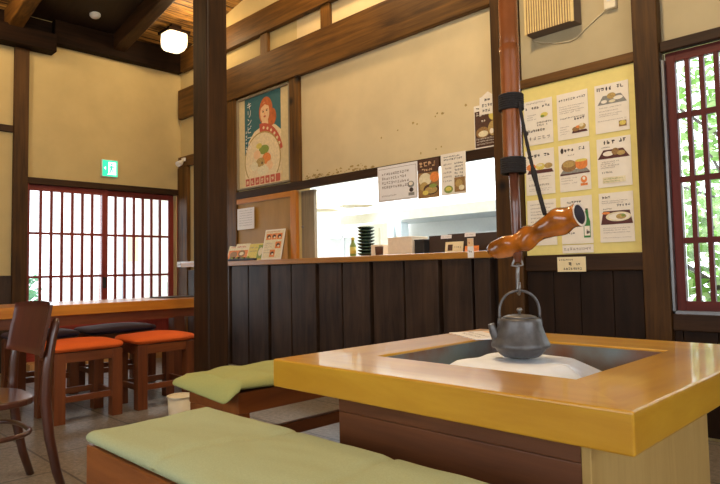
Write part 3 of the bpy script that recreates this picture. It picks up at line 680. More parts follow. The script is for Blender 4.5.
MB().box((-4.5, 5.7, 2.1), (-3.9, 6.2, 2.69), 'kitchen_steel').build('duct', hd)
for i, (x, lab) in enumerate(((-5.55, 'left cone-shaped cream lampshade hanging in the kitchen'), (-4.95, 'right cone-shaped cream lampshade hanging in the kitchen'))):
    kl = empty('kitchen_pendant', (x, 4.95, 1.72), lab, 'lamp', 'kitchen pendants')
    MB().lathe([(.20, 0), (.19, .02), (.05, .24), (.03, .27)], (x, 4.95, 1.68), 'kitchen_shade', 24, (False, True)).build('shade', kl)
    MB().tube([(x, 4.95, 1.95), (x, 4.95, 2.69)], .006, 'white_plastic', 8).build('cord', kl)
wt = empty('work_table', (-4.6, 5.0, 0), 'white kitchen work table behind the hatch', 'table')
MB().box((-6.6, 4.75, .98), (-2.6, 5.35, 1.03), 'kitchen_white').build('table_top', wt, .004)
MB().box((-6.55, 4.8, 0), (-2.65, 5.3, .98), 'kitchen_steel').build('cabinet', wt, .004)
ws = empty('water_dispenser', (-4.65, 5.05, 1.03), 'pale blue-white dispenser on the kitchen work table', 'dispenser')
MB().box((-4.88, 4.9, 1.03), (-4.42, 5.25, 1.47), 'kitchen_blue').build('body', ws, .02)
mb = MB()
for x in (-4.80, -4.68, -4.56): mb.box((x, 4.894, 1.15), (x+.03, 4.90, 1.40), 'kitchen_steel')
mb.build('front_slots', ws)
MB().tube([(-4.36, 5.0, 1.03), (-4.36, 5.0, 1.48)], .03, 'kitchen_steel', 14).build('pipe', ws)
cab = empty('kitchen_cabinet', (-3.6, 6.1, 1.2), 'white wall cabinet with shelf at the right of the kitchen', 'cabinet')
MB().box((-4.2, 5.95, 1.28), (-2.3, 6.28, 1.36), 'kitchen_white').build('shelf', cab); MB().box((-4.1, 6.0, .0), (-2.3, 6.28, 1.2), 'kitchen_steel').build('body', cab)
lb = empty('kitchen_shelf', (-5.9, 6.1, 0), 'white shelving unit at the left of the kitchen', 'shelf')
mb = MB()
for z in (.4, .9, 1.4, 1.9): mb.box((-6.9, 5.9, z), (-5.5, 6.28, z+.03), 'kitchen_white')
mb.build('boards', lb); mb = MB()
for x in (-6.9, -6.2, -5.53): mb.box((x, 5.9, 0), (x+.03, 5.93, 2.0), 'kitchen_steel')
mb.build('uprights', lb)

# ------------------------------------------------------------------ wall and ceiling fittings
ex = empty('exit_sign', (D, 2.796, 2.02), 'small green exit sign above the lattice doors', 'sign')
MB().box((D+.001, 2.705, 2.015), (D+.035, 2.885, 2.205), 'sign_case').build('case', ex, .004)
s = Sheet((D+.0355, 2.712, 2.022), (0,1,0), (0,0,1), .166, .176, .001, 'sign_green')
s.rect(.38, .12, .90, .90, 'sign_white'); s.rect(.30, .10, .92, .14, 'sign_white')
s.ell(.60, .76, .06, .06, 'sign_green'); s.poly([(.52,.68),(.66,.68),(.64,.42),(.52,.42)], 'sign_green'); s.poly([(.52,.45),(.60,.45),(.50,.18),(.43,.20)], 'sign_green'); s.poly([(.56,.45),(.64,.43),(.74,.28),(.70,.20),(.66,.30)], 'sign_green'); s.poly([(.64,.66),(.80,.54),(.77,.50),(.63,.60)], 'sign_green'); s.poly([(.53,.66),(.42,.52),(.46,.50),(.55,.60)], 'sign_green')
s.poly([(.08,.5),(.22,.62),(.22,.38)], 'sign_white'); s.build('face', ex)
lx, ly = -6.12, 3.295; lz = zc(lx)-.006
la = empty('ceiling_lamp', (lx, ly, lz-.27), 'glowing square paper-white lamp on the reed ceiling', 'lamp')
mb = MB(); mb.box((lx-.13, ly-.13, 3.60), (lx+.13, ly+.13, 3.63), 'plate_timberX'); mb.box((lx-.06, ly-.06, 3.63), (lx+.06, ly+.06, lz), 'plate_timberX'); mb.build('cap', la, .004)
mb = MB(); rings = [(.118, 3.60), (.122, 3.53), (.116, 3.465), (.094, 3.425), (.052, 3.408), (.0, 3.404)]; b = 0; n = 24
def sq(r, t):       # rounded square outline
    c, s_ = math.cos(t), math.sin(t); k = (abs(c)**5+abs(s_)**5)**(-1/5); return r*c*k, r*s_*k
for r, z in rings:
    for j in range(n): x, y = sq(r, 2*PI*j/n); mb.v.append((lx+x, ly+y, z))
for i in range(len(rings)-1):
    for j in range(n): j2 = (j+1) % n; mb.face([i*n+j, (i+1)*n+j, (i+1)*n+j2, i*n+j2], 'lamp_glass', True)
mb.build('shade', la)
mb = MB().lathe([(.055, 0), (.055, -.015), (.045, -.03), (.02, -.04), (0, -.042)][::-1], (0,0,0), 'white_plastic', 24)
sd = mb.build('smoke_detector'); sd.location = (-6.31, 2.50, zc(-6.31)-.002); sd.rotation_euler = (0, -.188, 0); tag(sd, 'round white smoke detector on the dark ceiling boards', 'smoke detector')
cm = empty('security_camera', (-6.45, 3.56, 2.23), 'small white camera on the corner post beside the doors', 'camera')
MB().box((-6.50, 3.565, 2.26), (-6.44, 3.589, 2.30), 'white_plastic').build('bracket', cm)
MB().tube([(-6.47, 3.57, 2.27), (-6.45, 3.53, 2.235), (-6.43, 3.48, 2.21)], [.012, .03, .032], 'white_plastic', 14).build('body', cm)
s = Sheet((-6.60, 3.575, 1.018), (1,0,0), (0,0,1), .385, .062, .012, 'white_plastic'); s.line(.08, .25, .9, .5, 'pic_grey', 1, 2)
tag(s.build('plaque'), 'narrow white lettered plaque beside the right edge of the doors', 'plaque')
sp = empty('louvred_speaker', (-1.8, 3.6, 2.45), 'box of pale upright slats high on the wall above the menu board', 'speaker')
MB().box((-1.965, 3.535, 2.46), (-1.63, 3.638, 2.86), 'speaker_side').build('case', sp, .003)
mb = MB(); mb.box((-1.965, 3.525, 2.455), (-1.950, 3.534, 2.865), 'speaker_slat'); mb.box((-1.65, 3.525, 2.455), (-1.63, 3.534, 2.865), 'speaker_slat')
for i in range(17): mb.box((-1.944+.0174*i, 3.527, 2.462), (-1.944+.0174*i+.010, 3.534, 2.86), 'speaker_slat')
mb.build('slats', sp)
MB().box((-1.962, 3.531, 2.46), (-1.634, 3.535, 2.86), 'speaker_gap').build('backing', sp)
cb = MB().tube([(-1.962, 3.634, 2.452), (-1.95, 3.634, 2.44), (-1.88, 3.634, 2.41), (-1.79, 3.634, 2.385), (-1.70, 3.634, 2.375), (-1.665, 3.634, 2.385), (-1.60, 3.634, 2.43), (-1.52, 3.634, 2.478), (-1.478, 3.63, 2.50)], .0045, 'cable', 8).build('speaker_cable')
tag(cb, 'thin pale cable sagging from the slatted speaker to the switch box', 'cable')
sb = empty('switch_box', (-1.44, 3.62, 2.5), 'small cream box at right of the slatted speaker', 'switch')
MB().box((-1.475, 3.605, 2.495), (-1.405, 3.638, 2.62), 'cream_plastic').build('cover', sb, .005); MB().box((-1.455, 3.600, 2.54), (-1.425, 3.606, 2.59), 'white_plastic').build('rocker', sb, .002)

# ------------------------------------------------------------------ hearth table
T = 0.66
tx0, tx1, ty0, ty1 = -1.645, -.48, 1.239, 2.456
hx0, hx1, hy0, hy1 = -1.415, -.725, 1.505, 2.185
it = empty('hearth_table', ((tx0+tx1)/2, (ty0+ty1)/2, 0), 'square honey-coloured table with a sunken metal hearth in its middle', 'table')
b0 = .57
for (a, bb, cc, dd, mt) in (((tx0,ty0),(tx1,ty0),(tx1,hy0),(tx0,hy0),'tableX'), ((tx0,hy1),(tx1,hy1),(tx1,ty1),(tx0,ty1),'tableX'), ((tx0,hy0),(hx0,hy0),(hx0,hy1),(tx0,hy1),'tableY'), ((hx1,hy0),(tx1,hy0),(tx1,hy1),(hx1,hy1),'tableY')): pass
def slab(pts, z0, z1, mat, parent, name, bev=.005):
    return MB().prism([(x, y, z0) for x, y in pts], (0,0,z1-z0), mat).build(name, parent, bev, 3)
# one continuous frame top with a square opening
mb = MB(); o_ = [(tx0,ty0),(tx1,ty0),(tx1,ty1),(tx0,ty1)]; i_ = [(hx0,hy0),(hx1,hy0),(hx1,hy1),(hx0,hy1)]
for z in (b0, T):
    for p in o_: mb.v.append((*p, z))
    for p in i_: mb.v.append((*p, z))
for k in range(4):
    k2 = (k+1) % 4; mt = 'tableX' if k % 2 == 0 else 'tableY'
    mb.face([8+k, 8+k2, 12+k2, 12+k], mt); mb.face([k2, k, 4+k, 4+k2], mt); mb.face([k, k2, 8+k2, 8+k], mt); mb.face([4+k2, 4+k, 12+k, 12+k2], mt)
mb.build('frame_top', it, .006, 3)
mb = MB(); zb = .50; t = .012
mb.box((hx0-t, hy0-t, zb-.01), (hx1+t, hy1+t, zb), 'copper')
for lo, hi in (((hx0-t,hy0-t,zb),(hx1+t,hy0-.001,b0-.001)), ((hx0-t,hy1+.001,zb),(hx1+t,hy1+t,b0-.001)), ((hx0-t,hy0,zb),(hx0-.001,hy1,b0-.001)), ((hx1+.001,hy0,zb),(hx1+t,hy1,b0-.001))): mb.box(lo, hi, 'copper')
for lo, hi in (((hx0,hy0,b0-.002),(hx1,hy0+.004,T-.008)), ((hx0,hy1-.004,b0-.002),(hx1,hy1,T-.008)), ((hx0,hy0+.004,b0-.002),(hx0+.004,hy1-.004,T-.008)), ((hx1-.004,hy0+.004,b0-.002),(hx1,hy1-.004,T-.008))): mb.box(lo, hi, 'copper')
mb.build('hearth_liner', it)
px0, px1, py0, py1 = -1.485, -.635, 1.385, 2.26
mb = MB(); mb.box((px0, py0, 0), (px1-.025, py0+.02, .488), 'pedestal_front'); mb.box((px0, py1-.02, 0), (px1-.025, py1, .488), 'pedestal_front'); mb.box((px0, py0+.02, 0), (px0+.025, py1-.02, .488), 'pedestal_front'); mb.build('pedestal', it, .003)
MB().box((px1-.025, py0-.002, 0), (px1, py1, .569), 'pale_ply').build('side_panel', it, .003)
it.children[-1]['label'] = 'pale plywood side panel of the pedestal'
for ya in (py0, py1-.03): MB().box((px0, ya, .489), (px1-.026, ya+.03, .569), 'pedestal_front').build('apron', it, .002)
# ash bed and the white sheet over it
def ashf(u, v):
    x = hx0+.006+(hx1-hx0-.012)*u; y = hy0+.006+(hy1-hy0-.012)*v
    return (x, y, .555+.008*noise.noise(Vector((x*7, y*7, 0))))
mb = MB().grid(ashf, 40, 40, 'ash'); stuff(mb.build('hearth_ash'), 'grey ash filling the sunken hearth of the square table', 'ash')
CX, CY = -1.08, 1.85
def sheetf(u, v):
    a = 2*PI*u; r = v
    base = (abs(math.cos(a))**6+abs(math.sin(a))**6)**(-1/6)
    R_ = .25*(1+.06*math.sin(3*a+.8)+.04*math.sin(7*a)); P_ = .155*(1+.07*math.sin(5*a+1.2))
    if r < .55: q = r/.55; rad = P_*q*base; z = .634+.004*noise.noise(Vector((math.cos(a)*q*2.5, math.sin(a)*q*2.5, 1)))
    else: q = (r-.55)/.45; rad = (P_+(R_-P_)*q)*base; z = .634-.062*q+.006*math.sin(9*a)*q
    return (CX-.005+rad*math.cos(a), CY-.005+rad*math.sin(a), z)
mb = MB().grid(sheetf, 60, 14, 'white_sheet', True)
sh = mb.build('hearth_cover'); tag(sh, 'white sheet spread over the ash under the kettle', 'cover')
sm = sh.modifiers.new('solid', 'SOLIDIFY'); sm.thickness = .003; sm.offset = -1
# leaflet at the far corner
u = Vector((.20, -.34, .005)).normalized(); v = Vector((.33, .20, 0)).normalized()
def lf(s):
    s.rect(.08, .60, .60, .92, 'skin_print'); s.ell(.25, .76, .12, .10, 'pic_brown'); s.ell(.78, .76, .12, .12, 'print_red'); s.line(.1, .30, .9, .08, 'pic_grey', 1.2, 1); s.line(.1, .14, .9, .08, 'pic_grey', 1.2, 2)
s = Sheet((-1.632, 2.195, T+.001), (1, -.62, 0), (.62, 1, 0), .28, .24, .004, 'paper_cool'); lf(s); lo = s.build('menu_leaflet'); tag(lo, 'white photo leaflet lying on the far corner of the hearth table', 'leaflet')

# ------------------------------------------------------------------ kettle
ke = empty('kettle', (CX, CY, .645), 'dark iron kettle hanging over the hearth', 'kettle')
prof = [(.0,-.0), (.044,0), (.058,.003), (.070,.011), (.079,.022), (.084,.031), (.094,.034), (.098,.039), (.0975,.045), (.093,.054), (.086,.068), (.079,.086), (.0735,.104), (.0700,.120), (.0685,.128), (.063,.131), (.055,.131)]
MB().lathe(prof, (CX, CY, .645), 'iron', 48, (False, True)).build('body', ke)
lid = MB().lathe([(.056, 0), (.055, .004), (.040, .009), (.016, .012), (.0, .0125)], (CX, CY, .7765), 'iron', 32, (True, False)).build('lid', ke)
MB().lathe([(.005, 0), (.004, .006), (.009, .012), (.010, .017), (.006, .022), (0, .023)], (CX, CY, .788), 'iron_light', 16, (True, False)).build('knob', lid)
# spout points to the camera's left
ca = Vector((-.72, -.69, 0))
sp_ = [Vector((CX, CY, .645))+ca*r+Vector((0,0,z)) for r, z in ((.066, .062), (.082, .070), (.090, .088), (.095, .106), (.097, .113))]
MB().tube(sp_, [.019, .018, .0145, .012, .011], 'iron', 16).build('spout', ke)
hp = []
ax = Vector((.73, .68, 0))
for i in range(25):
    t_ = PI*(1-i/24); hp.append(Vector((CX, CY, .770))+ax*.0670*math.cos(t_)*(1+.16*math.sin(t_))+Vector((0,0,.098*math.sin(t_)**.85 if math.sin(t_) > 0 else 0)))
MB().tube(hp, .0047, 'iron', 10).build('handle', ke)
for sgn in (-1, 1):
    c = Vector((CX, CY, .762))+ax*.0665*sgn; MB().tube([c+Vector((0,0,-.014)), c, c+Vector((0,0,.014))], [.009, .0085, .007], 'iron', 10).build('lug', ke)

# ------------------------------------------------------------------ pot hanger
ph = empty('pot_hanger', (CX, CY, .86), 'hanging bamboo pot hook with carved wooden crossbar over the hearth', 'pot hook')
R0 = .0335; zs = []
P_ = []; Rr = []
z = 1.29
prof = []
for node in (1.29, 1.72, 2.15, 2.58, 3.01, 3.44):
    for dz, k in ((0, 1.0), (.03, .985), (.21, .97), (.40, .99), (.418, 1.06), (.424, .96)): prof.append((R0*k, node+dz))
prof.append((R0, 4.0))
MB().lathe([(r, z_) for r, z_ in prof], (CX-.005, CY, 0), 'bamboo', 28).build('bamboo_tube', ph)
for za, zb_ in ((1.268, 1.322), (1.488, 1.542)):
    mb = MB(); n = 7
    for i in range(n):
        zz = za+(zb_-za)*(i+.5)/n; mb.tube([(CX-.005+.0385*math.cos(2*PI*j/28), CY+.0385*math.sin(2*PI*j/28), zz) for j in range(28)], .0052, 'rope', 8, closed=True)
    mb.build('binding', ph)
MB().tube([(CX-.004, CY, 1.27), (CX-.002, CY, 1.16), (CX, CY, 1.0), (CX, CY, .965)], [.0165, .0165, .0155, .012], 'rod', 16).build('inner_rod', ph)
# carved crossbar: a knobbly twisted root, thicker towards the hollow right end
mb = MB(); K = 44; n = 26
A = Vector((-1.178, 1.85, 1.008)); Bp = Vector((-.846, 1.83, 1.108)); d_ = (Bp-A).normalized(); e1 = Vector((0,1,0)); e1 = (e1-d_*e1.dot(d_)).normalized(); e2 = d_.cross(e1)
L = (Bp-A).length
for i in range(K+1):
    t_ = i/K; c = A+(Bp-A)*t_ + e2*(-.006*math.sin(t_*PI*1.9+.2)) + Vector((0,0,-.004*math.sin(t_*PI)))
    r = .0325+.006*t_+.0028*math.sin(t_*19)+.002*math.sin(t_*31+1)
    if t_ < .04: r *= .80+5*t_
    for j in range(n):
        a = 2*PI*j/n; rr = r*(1+.11*math.cos(2*a+t_*11)+.07*math.sin(2*a-t_*20+1)*(1-t_**6)); mb.v.append(tuple(c+e1*rr*math.cos(a)+e2*rr*math.sin(a)))
for i in range(K):
    for j in range(n): j2 = (j+1) % n; mb.face([i*n+j, (i+1)*n+j, (i+1)*n+j2, i*n+j2], 'carved', True)
mb.face([j for j in range(n)], 'carved')
last = [Vector(mb.v[K*n+j]) for j in range(n)]; cen = sum(last, Vector())/n
for k_, (f_, dep, mt) in enumerate(((.80, 0, 'carved_end'), (.74, -.03, 'dark_hollow'))):
    for j in range(n): mb.v.append(tuple(cen+(last[j]-cen)*f_+d_*dep))
    b = (K+k_)*n
    for j in range(n): j2 = (j+1) % n; mb.face([b+j, b+n+j, b+n+j2, b+j2], mt, True)
mb.face([(K+2)*n+j for j in range(n)][::-1], 'dark_hollow')
mb.build('crossbar', ph)
# rope from the upper binding down to the right end of the bar
ra = Vector((-1.045, 1.835, 1.505)); rb = Vector((-.955, 1.815, 1.115))
pts = [ra+(rb-ra)*i/24+Vector((-.006*math.sin(PI*i/24), 0, 0)) for i in range(25)]
rr = [.0052+(.0016 if i > 16 else 0)+(.004 if i in (15, 16) else 0)+.0007*(i % 2) for i in range(25)]
MB().tube(pts, rr, 'rope', 10).build('rope', ph)
# forged hook
hk = []
mb = MB(); q0 = Vector((CX, CY, .985)); side = Vector((.70, .71, 0))
tri = [q0+side*.0+Vector((0,0,.012)), q0-side*.021+Vector((0,0,-.032)), q0+side*.018+Vector((0,0,-.030))]
mb.tube([tri[0], tri[0].lerp(tri[1], .5), tri[1], tri[1].lerp(tri[2], .5)+Vector((0,0,-.003)), tri[2], tri[2].lerp(tri[0], .5)], .0042, 'iron_light', 10, closed=True)
c0 = q0+Vector((0,0,-.033))
cr = Vector((-.68, .73, 0))
mb.tube([c0+Vector((0,0,.006)), c0+cr*.010+Vector((0,0,-.03)), c0+cr*.0125+Vector((0,0,-.075)), c0+cr*.009+Vector((0,0,-.0915)), c0+Vector((0,0,-.0965)), c0-cr*.009+Vector((0,0,-.0915)), c0-cr*.0135+Vector((0,0,-.075)), c0-cr*.015+Vector((0,0,-.055))], [.006, .0062, .0055, .005, .0048, .0048, .0045, .0035], 'iron_light', 10)
mb.build('hook', ph)

# ------------------------------------------------------------------ benches with green cushions
def bench(x0, x1, y0, y1, h, th, label, axis):
    r = empty('bench', ((x0+x1)/2, (y0+y1)/2, 0), label, 'bench', 'benches around the hearth table')
    MB().box((x0, y0, h-th), (x1, y1, h), 'bench'+axis).build('seat_board', r, .006, 3)
    if axis == 'X': legs = (((x0+.003, y0+.003), (x0+.063, y1-.003)), ((x1-.063, y0+.003), (x1-.003, y1-.003)))
    else: legs = (((x0+.003, y0+.003), (x1-.003, y0+.063)), ((x0+.003, y1-.063), (x1-.003, y1-.003)))
    for a, b in legs: MB().box((*a, 0), (*b, h-th), 'bench'+'Z').build('leg', r, .004)
    if axis == 'X': MB().box((x0+.063, (y0+y1)/2-.02, .12), (x1-.063, (y0+y1)/2+.02, .18), 'bench'+'X').build('stretcher', r, .003)
    else: MB().box(((x0+x1)/2-.02, y0+.063, .12), ((x0+x1)/2+.02, y1-.063, .18), 'bench'+'Y').build('stretcher', r, .003)
    return r
bench(-1.985, -.35, .768, 1.195, .42, .13, 'long reddish bench along the near side of the hearth table', 'X')
bench(-2.70, -2.28, 1.53, 2.95, .42, .095, 'reddish bench beyond the left side of the hearth table', 'Y')
def cushion(name, x0, x1, y0, y1, z, th, mat, droop=None, wr=.004, seed=0, nu=70, nv=34, rc=.03, dome=.010):
    mb = MB(); sx, sy = x1-x0, y1-y0; top = []
    def prm(u, ln):   # denser near the edges
        return u
    def pos(u, v, up):
        x = x0+sx*u; y = y0+sy*v
        du = min(u, 1-u)*sx; dv = min(v, 1-v)*sy; e = min(du, dv)
        # round the corner in plan
        if du < rc and dv < rc:
            a = rc-du; b = rc-dv; l = math.hypot(a, b)
            if l > rc:
                k = rc/l; x += (a-a*k)*(1 if u < .5 else -1); y += (b-b*k)*(1 if v < .5 else -1); e = 0
            else: e = rc-l
        f = min(1, e/(th*.9)); edge = math.sqrt(max(0, 1-(1-f)**2))
        n1 = noise.noise(Vector((x*3.1+seed, y*7.3, 0))); n2 = noise.noise(Vector((x*9+seed, y*16, 3)))
        h = th*.5*edge
        if up: zz = z+th*.5+h+(dome*math.sin(PI*u)*math.sin(PI*v)+wr*n1+wr*.4*n2)*edge
        else: zz = z+th*.5-h
        if droop: zz += droop(x, y)
        return (x, y, zz)
    def warp(i, n):     # cluster samples at the edges
        t = i/n; return .5-.5*math.cos(PI*t) if n > 3 else t
    for up in (True, False):
        b = len(mb.v)
        for i in range(nu+1):
            for j in range(nv+1): mb.v.append(pos(warp(i, nu), warp(j, nv), up))
        for i in range(nu):
            for j in range(nv):
                a = b+i*(nv+1)+j; q = [a, a+nv+1, a+nv+2, a+1]; mb.face(q if up else q[::-1], mat, True)
    return mb
mb = cushion('c', -1.995, -.42, .762, 1.215, .4205, .044, 'green_cloth', wr=.008, seed=1.3, nu=110, nv=44)
# two soft cross creases
for i, (x, y, z_) in enumerate(mb.v):
    if z_ > .445:
        for (xa, sl) in ((-1.50, .16), (-1.06, -.1)):
            dd = x-(xa+sl*(y-1)); z_ -= .009*math.exp(-(dd/.014)**2)
        mb.v[i] = (x, y, z_)
ck = mb.build('seat_cushion'); tag(ck, 'long pale green seat cushion on the nearest bench', 'cushion', 'green bench cushions')
def dr(x, y):
    d = 0
    if y < 1.53: d -= .075*((1.53-y)/.10)**1.4*(.25+.75*max(0, min(1, (x+2.80)/.5)))
    d += .012*abs(math.sin(x*11+y*5))*max(0, min(1, (1.85-y)/.35))+.006*abs(noise.noise(Vector((x*8, y*11, 2))))*max(0, min(1, (2.0-y)/.4)) if y < 2 and y > 1.53 else 0
    if x > -2.28: d -= .05*((x+2.28)/.05)**1.5*.5
    return d
mb = cushion('c', -2.745, -2.262, 1.455, 2.80, .4205, .04, 'green_cloth_far', dr, wr=.010, seed=5.1, nu=60, nv=90)
ck = mb.build('seat_cushion'); tag(ck, 'pale green cushion drooping over the end of the bench beyond the table', 'cushion', 'green bench cushions')

# ------------------------------------------------------------------ long table by the doors, stools
lt = empty('dining_table', (-4.7, 1.9, 0), 'long light-wood dining table in front of the lattice doors', 'table')
MB().box((-5.0, 1.02, .672), (-4.4, 2.74, .745), 'orange_woodY').build('table_top', lt, .004)
for x in (-4.95, -4.47): MB().box((x, 1.131, .60), (x+.02, 2.619, .671), 'red_woodY').build('apron', lt)
for (x, y) in ((-4.53, 1.03), (-4.97, 1.03), (-4.53, 2.62), (-4.97, 2.62)): MB().box((x, y, 0), (x+.10, y+.10, .672), 'red_woodZ').build('leg', lt, .004)
mt_ = empty('menu_folder', (-4.75, 2.55, .7455), 'thin dark menu folder lying on the dining table by the post', 'folder')
MB().box((-4.88, 2.40, .7455), (-4.62, 2.70, .7515), 'black').build('cover', mt_, .001); MB().box((-4.875, 2.405, .7517), (-4.625, 2.695, .754), 'box_dark').build('pages', mt_)
def stool(x0, x1, y0, y1, cloth, label, group):
    r = empty('stool', ((x0+x1)/2, (y0+y1)/2, 0), label, 'stool', group)
    lw = .07
    mb = MB(); mb.box((x0+.005, y0+.005, .385), (x1-.005, y1-.005, .45), 'red_woodY'); mb.build('seat_frame', r, .003)
    for x in (x0, x1-lw):
        for y in (y0, y1-lw): MB().box((x, y, 0), (x+lw, y+lw, .446), 'red_woodZ').build('leg', r, .003)
    for y in (y0+.016, y1-.042): MB().box((x0+lw, y, .13), (x1-lw, y+.026, .17), 'red_woodX').build('stretcher', r, .002)
    MB().box((x1-.045, y0+lw, .13), (x1-.018, y1-lw, .17), 'red_woodY').build('stretcher', r, .002)
    MB().box((x0+.018, y0+lw, .13), (x0+.045, y1-lw, .17), 'red_woodY').build('stretcher', r, .002)
    c = cushion('c', x0-.015, x1+.015, y0-.015, y1+.015, .4505, .050, cloth, wr=.002, nu=26, nv=26, rc=.05, dome=.022); c.build('cushion', r)
    return r
gs = 'stools along the near side of the dining table'
stool(-4.50, -4.12, 1.395, 1.835, 'orange_cloth', 'orange-cushioned wooden stool behind the chair, left of the two orange ones', gs)
stool(-4.50, -4.12, 1.945, 2.385, 'orange_cloth', 'orange-cushioned wooden stool beside the dark post', gs)
gf = 'stools along the door side of the dining table'
stool(-5.50, -5.12, 1.46, 1.92, 'purple_cloth', 'dark purple stool across the table behind the left orange stool', gf)
stool(-5.50, -5.12, 2.02, 2.58, 'purple_cloth', 'dark purple stool across the table behind the right orange stool', gf)

# ------------------------------------------------------------------ chair at the left
ch = empty('wooden_chair', (-2.98, .72, 0), 'dark brown bentwood chair with a solid curved back at left', 'chair')
mb = MB(); xl, xr = -3.215, -2.748
def backf(side):
    def fn(u, v):
        x = xl+(xr-xl)*u; z = .60+.235*v; c = .045*(1-(2*u-1)**2)       # curved in plan, leaning back
        y = .872+c+.16*(z-.60)+(.012 if side else 0); zz = z-.010*(2*u-1)**2*(1 if v > .5 else -1)
        return (x, y, zz)
    return fn
mb.grid(backf(0), 16, 8, 'chair_panel'); n0 = 17*9; mb.grid(backf(1), 16, 8, 'chair_panel')
for i in range(16):
    mb.face([i*9, (i+1)*9, n0+(i+1)*9, n0+i*9], 'chair_wood'); mb.face([i*9+8, n0+i*9+8, n0+(i+1)*9+8, (i+1)*9+8], 'chair_wood')
for j in range(8):
    mb.face([j, n0+j, n0+j+1, j+1], 'chair_wood'); mb.face([16*9+j, 16*9+j+1, n0+16*9+j+1, n0+16*9+j], 'chair_wood')
mb.build('backrest', ch)
for s_, xc in ((1, -2.785), (-1, -3.235)):
    pts = [(xc, .992, 0), (xc, .955, .12), (xc, .925, .27), (xc, .908, .42), (xc, .912, .55), (xc, .932, .68), (xc, .945, .745), (xc, .948, .765)]
    MB().tube(pts, [.017, .019, .021, .0225, .021, .019, .017, .010], 'chair_wood', 12).build('leg', ch)
    MB().tube([(xc, .47, 0), (xc, .485, .2), (xc, .50, .425)], [.015, .018, .021], 'chair_wood', 12).build('leg', ch)
mb = MB(); n = 36; out = []
for i in range(n):
    a = 2*PI*i/n; c, s_ = math.cos(a), math.sin(a); k = (abs(c)**3.2+abs(s_)**3.2)**(-1/3.2); out.append((-3.01+.225*c*k, .69+.215*s_*k))
mb.prism([(x, y, .408) for x, y in out], (0,0,.028), 'chair_wood'); mb.build('seat', ch, .008, 3)
ring = [(-3.01+(x+3.01)*.90, .69+(y-.69)*.94, .285) for x, y in out]
MB().tube(ring, .0105, 'chair_wood', 10, closed=True).build('stretcher_ring', ch)

# ------------------------------------------------------------------ waste bin
bn = empty('waste_bin', (-3.46, 1.905, 0), 'small cream bin on the floor behind the near cushion', 'bin')
MB().lathe([(.064, 0), (.066, .004), (.079, .195), (.075, .195), (.063, .008), (0, .006)], (-3.46, 1.905, 0), 'cream_plastic', 28, (True, False)).build('body', bn)
mb = MB(); mb.tube([(-3.46+.080*math.cos(2*PI*j/28), 1.905+.080*math.sin(2*PI*j/28), .198) for j in range(28)], .0045, 'cream_plastic', 8, closed=True); mb.build('rim', bn)

# ------------------------------------------------------------------ outdoors
mb = MB(); mb.box((-16, -6, -.14), (D-.14, 9, -.04), 'gravel'); struct(mb.build('ground_gravel'), 'pale gravel yard beyond the doors')
mb = MB(); mb.box((-1.9, W+.14, -.14), (6, 12, -.04), 'grass'); struct(mb.build('ground_garden'), 'garden beyond the right window')
ob = empty('yard_building', (-10.5, 4.9, 0), 'pale building front beyond the sliding doors', 'building')
MB().box((-12.5, 4.3, -.04), (-12.2, 7.6, 3.2), 'outdoor_wall').build('wall', ob); MB().box((-12.19, 5.52, 1.20), (-12.15, 6.20, 1.75), 'outdoor_tan').build('shutter', ob)
ob2 = MB().tube([(-8.6, 3.80, -.04), (-8.6, 3.80, 3.0)], .06, 'outdoor_grey', 12).build('drain_pipe'); tag(ob2, 'grey-blue pipe standing outside the right sliding door', 'pipe')
def foliage(c, rad, n, mats, size, seed, squash=1.0):
    rnd = random.Random(seed); mb = MB()
    for i in range(n):
        while True:
            p = Vector((rnd.uniform(-1,1), rnd.uniform(-1,1), rnd.uniform(-1,1)))
            if .15 < p.length < 1: break
        q = Vector(c)+Vector((p.x*rad[0], p.y*rad[1], p.z*rad[2]))
        a = Vector((rnd.gauss(0,1), rnd.gauss(0,1), rnd.gauss(0,.6))).normalized(); b_ = a.cross(Vector((rnd.gauss(0,1), rnd.gauss(0,1), rnd.gauss(0,1)))).normalized(); s_ = size*rnd.uniform(.6, 1.3)
        mb.poly([q-a*s_, q-a*s_*.3+b_*s_*.42, q+a*s_*.4+b_*s_*.36, q+a*s_, q+a*s_*.4-b_*s_*.36, q-a*s_*.3-b_*s_*.42], mats[i % len(mats)])
    return mb
def tree(name, base, c, rad, n, size, seed, label, cat, mats=('leaf', 'leaf')):
    r = empty(name, base, label, cat, 'plants in the garden')
    foliage(c, rad, n, mats, size, seed).build('foliage', r)
    b_ = Vector(base); cc = Vector(c); mb = MB()
    mb.tube([b_, b_.lerp(cc, .5)+Vector((.05,0,0)), cc, cc+Vector((0,0,rad[2]*.6))], [.07, .055, .04, .015], 'bark', 10)
    for k in range(5):
        an = 2.4*k; mb.tube([b_.lerp(cc, .5+.1*k), cc+Vector((math.cos(an)*rad[0]*.6, math.sin(an)*rad[1]*.6, rad[2]*(.1*k-.1)))], [.03, .012], 'bark', 8)
    mb.build('trunk', r)
tree('maple_tree', (-1.75, 7.75, -.04), (-1.6, 7.75, 2.35), (1.25, 1.0, 1.55), 1700, .065, 11, 'leafy tree seen through the upper part of the right window', 'tree', ('leaf', 'leaf_pale', 'leaf'))
tree('garden_shrub', (-1.30, 5.3, -.04), (-1.30, 5.3, .80), (.58, .5, .62), 420, .065, 12, 'low bright green shrub just outside the right window', 'shrub', ('leaf', 'leaf_pale'))
tree('garden_shrub', (.7, 5.6, -.04), (.7, 5.6, 1.2), (1.0, .8, 1.1), 420, .08, 13, 'green shrub further right outside the lattice window', 'shrub', ('leaf', 'leaf_pale'))
tree('hedge_tree', (-2.2, 10.9, -.04), (-2.2, 10.9, 1.9), (3.0, .9, 2.2), 1300, .12, 15, 'pale green hedge tree far behind the right window', 'tree', ('leaf_pale', 'leaf_pale', 'leaf'))
